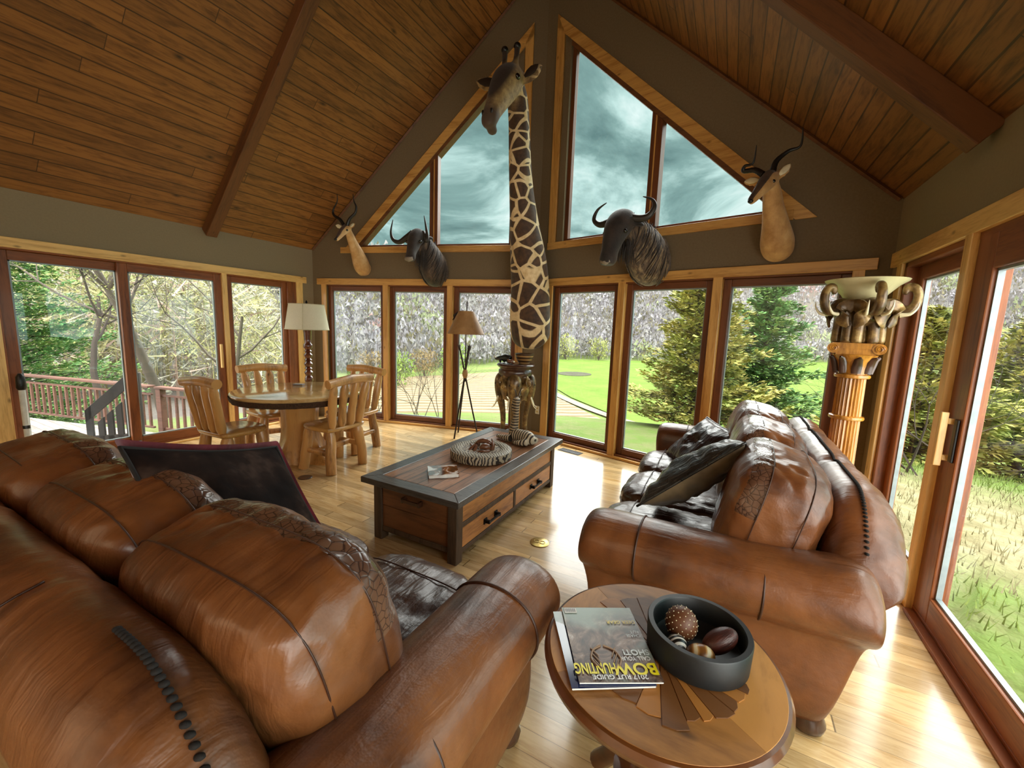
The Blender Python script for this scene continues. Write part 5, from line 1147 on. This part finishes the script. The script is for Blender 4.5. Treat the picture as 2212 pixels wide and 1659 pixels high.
# conifers
t = NT('conifer sprays'); v = t.coord(); n = t.noise(v, 2.2, 4, .7); M['needle'] = t.bsdf(t.ramp(n, [(.30, K(76, 94, 50)), (.46, K(132, 138, 72)), (.62, K(176, 164, 96))]), .8, None, 0, 0, .15)
t = NT('green conifer sprays'); v = t.coord(); n = t.noise(v, 2.2, 4, .7); M['needle2'] = t.bsdf(t.ramp(n, [(.30, K(56, 96, 60)), (.48, K(96, 138, 80)), (.66, K(150, 160, 98))]), .8, None, 0, 0, .15)
def conifer(label, loc, h, R0, m, nb=120, seed=0, low=.05):
    random.seed(seed); t = thing('conifer', label, 'conifer', loc); b = MB(); b.tube([(0, 0, 0), (0, 0, h*.6), (.02, 0, h)], [.11, .06, .01], 7); br = MB(); f = MB()
    for i in range(nb):
        s = low+(1-low)*(i+.5)/nb; z0 = h*s; L = R0*(1-s)**1.0*rnd(.6, 1.25)+.10; a = i*2.4+rnd(-.3, .3); d = V(math.cos(a), math.sin(a), rnd(.0, .5)); p = V(0, 0, z0); pts = [p]
        for k in range(5): d = (d+V(0, 0, -.05 if k < 3 else .10)).normalized(); p = p+d*(L/5); pts.append(p)
        br.tube(pts, [.018, .014, .011, .008, .005, .003], 4, cap=False); sd = d.cross(V(0, 0, 1)).normalized()
        for k in range(int(40+70*L)):
            q = rnd(.15, 1.0); c0 = pts[min(4, int(q*5))].lerp(pts[min(5, int(q*5)+1)], q*5 % 1); o = sd*rnd(-1, 1)*L*.26*(1.15-q)
            c = c0+o+V(0, 0, rnd(-.10, .08)); dr = (d+sd*(1.3 if o.dot(sd) > 0 else -1.3)*rnd(.3, 1)+V(0, 0, rnd(-.6, .6))).normalized()*rnd(.08, .20); w = dr.cross(V(rnd(-.6, .6), rnd(-.6, .6), 1)).normalized()*rnd(.016, .040)
            f.add([c-w, c+w, c+dr], [(0, 1, 2)]) if k % 2 else f.add([c-w, c+dr*.5-w*1.6, c+dr, c+dr*.5+w*1.6], [(0, 1, 2, 3)])
    b.build('trunk', M['darktwig'], t, smooth=60); br.build('branches', M['darktwig'], t); f.build('foliage', M[m], t)
def cat_(az, r): x, y = r*math.sin(math.radians(az)), r*math.cos(math.radians(az)); return (x, y, terr(x, y)-.2)
conifer('tall yellow green conifer behind the middle pane of the right front window', cat_(-3.4, 11.5), 5.05, 2.05, 'needle', 230, 1)
conifer('shorter green conifer behind the pane beside the elephant torchiere', cat_(3.7, 13.5), 5.4, 1.8, 'needle2', 210, 2)
conifer('brownish conifer seen through the narrow right hand pane', cat_(17.6, 11), 3.1, 1.7, 'needle', 110, 3)
conifer('broad conifer beyond the right hand sliding door', cat_(24, 12.5), 3.4, 2.6, 'needle', 150, 4)
conifer('dark green conifer outside the first deck door pane', (-19.5, 3.9, -3.2), 10.5, 3.4, 'needle2', 260, 5)
# lawn grass and dry tufts outside the right door
random.seed(31); b = MB()
for i in range(26000):
    y = rnd(-1, 12); x = rnd(1.35, 9) if y < 5 else rnd(-1, 9); z = terr(x, y); h = rnd(.015, .05)*(1+(y > 3.5)*1.5)
    q = math.hypot(x, y); b.cur = 1 if 4.9+.5*nz((x, y, 2)) < q < 8.2 else 0
    a = rnd(0, 6.28); w = .006; b.add([(x-w*math.cos(a), y-w*math.sin(a), z), (x+w*math.cos(a), y+w*math.sin(a), z), (x+rnd(-.04, .04), y+rnd(-.04, .04), z+h)], [(0, 1, 2)])
M['blade'] = gmat('lawn blades', (84, 104, 46), (122, 138, 74), 2); M['dry'] = gmat('dry grass blades', (122, 116, 86), (156, 150, 120), 2)
tag(b.build('lawn', [M['blade'], M['dry']]), 'short green and dry grass outside the right hand door', 'grass', None, 'stuff')
for i, (az, r, lab) in enumerate(((30, 7.5, 'dark bare brushwood beyond the right hand lawn'), (21, 8.5, 'thin bare brush seen through the narrow right hand pane'))):
    x, y, z = at(az, r); t = thing('brushwood', lab, 'brushwood', (x, y, z)); b = MB(); tp = []
    for k in range(6): branch(b, V(rnd(-.6, .6), rnd(-.4, .4), 0), V(rnd(-1, 1), rnd(-.5, .5), .7), 1.3, .02, 3, tp, .7, 0, 4)
    b.build('stem', M['darktwig'], t)
# deck with railing
M['deckw'] = planks('weathered deck boards', 'Y', 'X', .14, (116, 104, 98), (160, 150, 144), .6, .06, 3.0, 0, 0, 1, .5)
M['rail'] = wood('redwood railing', (66, 40, 32), (100, 66, 54), 'X', 5, .6, 0, 8)
M['gatew'] = wood('dark weathered gate', (14, 12, 11), (34, 30, 28), 'Z', 6, .7, 0, 8)
b = MB(); b.poly([(-5.9, -1, -.72), (-5.9, 4.15, -.72), (-9.2, 3.35, -.72), (-13.2, 2.3, -.72), (-13.2, -1, -.72)], .1)
tag(b.build('deck_floor', M['deckw']), 'weathered board deck outside the sliding door', 'deck', None, 'structure')
def railing(label, p, q, n, posts):
    p, q = Vector(p), Vector(q); L = (q-p).length; a = math.atan2(q.y-p.y, q.x-p.x); t = thing('deck_railing', label, 'railing', (p.x, p.y, -.62), a)
    B = lambda nm, x0, x1, y0, y1, z0, z1: MB().box(x0, x1, y0, y1, z0, z1).build(nm, M['rail'], t, bevel=.004)
    B('top_rail', 0, L, -.07, .07, .84, .875); B('upper_rail', 0, L, -.02, .02, .70, .735); B('lower_rail', 0, L, -.02, .02, .10, .135)
    for x in posts: B('post', x-.055, x+.055, -.05, .05, 0, .84)
    for i in range(n):
        x = L*(i+.5)/n; B('baluster', x-.02, x+.02, -.018, .018, .13, .71)
railing('red brown deck railing seen through the first deck door pane', (-13.1, 2.35), (-9.0, 3.35), 26, (.05, 3.85))
railing('red brown deck railing behind the dining table chairs', (-8.85, 3.38), (-5.95, 4.05), 18, (.06, 1.55, 2.85))
t = thing('deck_gate', 'dark weathered slatted gate panel leaning on the deck', 'gate', (-8.62, 2.72, -.62), .92)
B = lambda nm, pts: (lambda b: (b.poly([(x, -.03, z) for x, z in pts], .06, (0, 1, 0)), b.build(nm, M['gatew'], t, bevel=.003)))(MB())
B('stile', [(.20, 0), (.34, 0), (.34, 1.18), (.22, 1.20)]); B('stile', [(-.36, 0), (-.28, 0), (-.28, .68), (-.36, .60)]); B('slanted_rail', [(-.36, .60), (.22, 1.20), (.22, .98), (-.36, .40)]); B('cross_rail', [(-.28, .10), (.22, .10), (.22, .18), (-.28, .18)])
for i in range(4): x = -.22+.115*i; B('slat', [(x, 0), (x+.075, 0), (x+.075, .70+x*1.0), (x, .62+x*1.0)])
# ------------------------------------------------------------------ sky, lamps, camera
w = NT('overcast sky', True); v = w.coord('Generated'); x = w.sep(v)
den = w.math('ADD', w.math('ABSOLUTE', x[2]), .22); pv = w.comb(w.math('DIVIDE', x[0], den), w.math('DIVIDE', x[1], den), 0)
n1 = w.noise(pv, 1.5, 7, .58, .5); n2 = w.noise(pv, .7, 3, .5)
f = w.math('ADD', w.math('MULTIPLY', n1, .72), w.math('MULTIPLY', n2, .28))
c = w.ramp(f, [(.38, K(92, 124, 124)), (.47, K(134, 168, 165)), (.53, K(190, 222, 218)), (.585, K(234, 250, 248))])
up = w.math('ADD', w.mr(x[0], .35, .9, 0, 3.5, 'SMOOTHSTEP'), w.math('ADD', w.mr(x[2], .58, .85, 1.0, 7.0, 'SMOOTHSTEP'), w.mr(x[1], -.05, -.6, 0, 4.5, 'SMOOTHSTEP')))
c2 = w.mix(w.mr(x[2], .6, .85), c, K(242, 239, 232)); c2 = w.mix(w.mr(x[1], 0, -.4), c2, K(242, 239, 232))
bg = w.n('ShaderNodeBackground'); w.link(c2, bg.inputs[0]); w.link(up, bg.inputs[1]); o = w.n('ShaderNodeOutputWorld'); w.link(bg.outputs[0], o.inputs[0])
bpy.context.scene.world = w.m
def lamp(name, typ, loc, energy, color, size=1, size_y=None, target=None):
    l = bpy.data.lights.new(name, typ); l.energy = energy; l.color = color
    if typ == 'AREA':
        l.size = size
        if size_y: l.shape = 'RECTANGLE'; l.size_y = size_y
    elif typ == 'SUN': l.angle = size
    else: l.shadow_soft_size = size
    o = bpy.data.objects.new(name, l); col.objects.link(o); o.location = loc
    if target: o.rotation_euler = (Vector(target)-Vector(loc)).to_track_quat('-Z', 'Y').to_euler()
    return o
lamp('cloud_light', 'SUN', (0, 30, 26), 6.6, (1, .98, .94), math.radians(60), target=(0, 0, 0))
lamp('hill_light', 'SUN', (-10, -30, 22), .6, (1, .98, .95), math.radians(40), target=(0, 0, 0))
lamp('added_fill', 'AREA', (-2.2, -1.0, 2.3), 140, (1, .9, .76), 1.6, 1.2, (-2.3, -4.5, 3.6))  # unseen area light added as warm fill, aimed at the back wall
cam = bpy.data.cameras.new('camera'); cam.sensor_width = 36; cam.lens = 36*884.28/2212; cam.clip_start = .05; cam.clip_end = 2000
co = bpy.data.objects.new('camera', cam); col.objects.link(co)
p, r, y0 = .13742, .03517, .48558
cp, sp, cr, sr = math.cos(p), math.sin(p), math.cos(r), math.sin(r)
Rr = lambda q: Vector((cr*q[0]-sr*q[1], sr*q[0]+cr*q[1], q[2]))
right, down, fwd = Rr((1, 0, 0)), Rr((0, cp, sp)), Rr((0, -sp, cp))
Y = fwd*math.cos(y0)+right*math.sin(y0); X = right*math.cos(y0)-fwd*math.sin(y0); Z = -down
# columns: camera right, up, back expressed in room axes
m = [[ax[0], -ax[1], -ax[2]] for ax in (X, Y, Z)]
co.matrix_world = Matrix(((m[0][0], m[0][1], m[0][2], 0), (m[1][0], m[1][1], m[1][2], 0), (m[2][0], m[2][1], m[2][2], 1.5), (0, 0, 0, 1)))
sc = bpy.context.scene; sc.camera = co
sc.view_settings.view_transform = 'Standard'; sc.view_settings.look = 'None'; sc.view_settings.exposure = .22; sc.view_settings.gamma = 1
cy = sc.cycles; cy.use_denoising = True; cy.max_bounces = 6; cy.diffuse_bounces = 3; cy.glossy_bounces = 3; cy.transmission_bounces = 3; cy.transparent_max_bounces = 10; cy.caustics_reflective = False; cy.caustics_refractive = False; cy.sample_clamp_indirect = 4
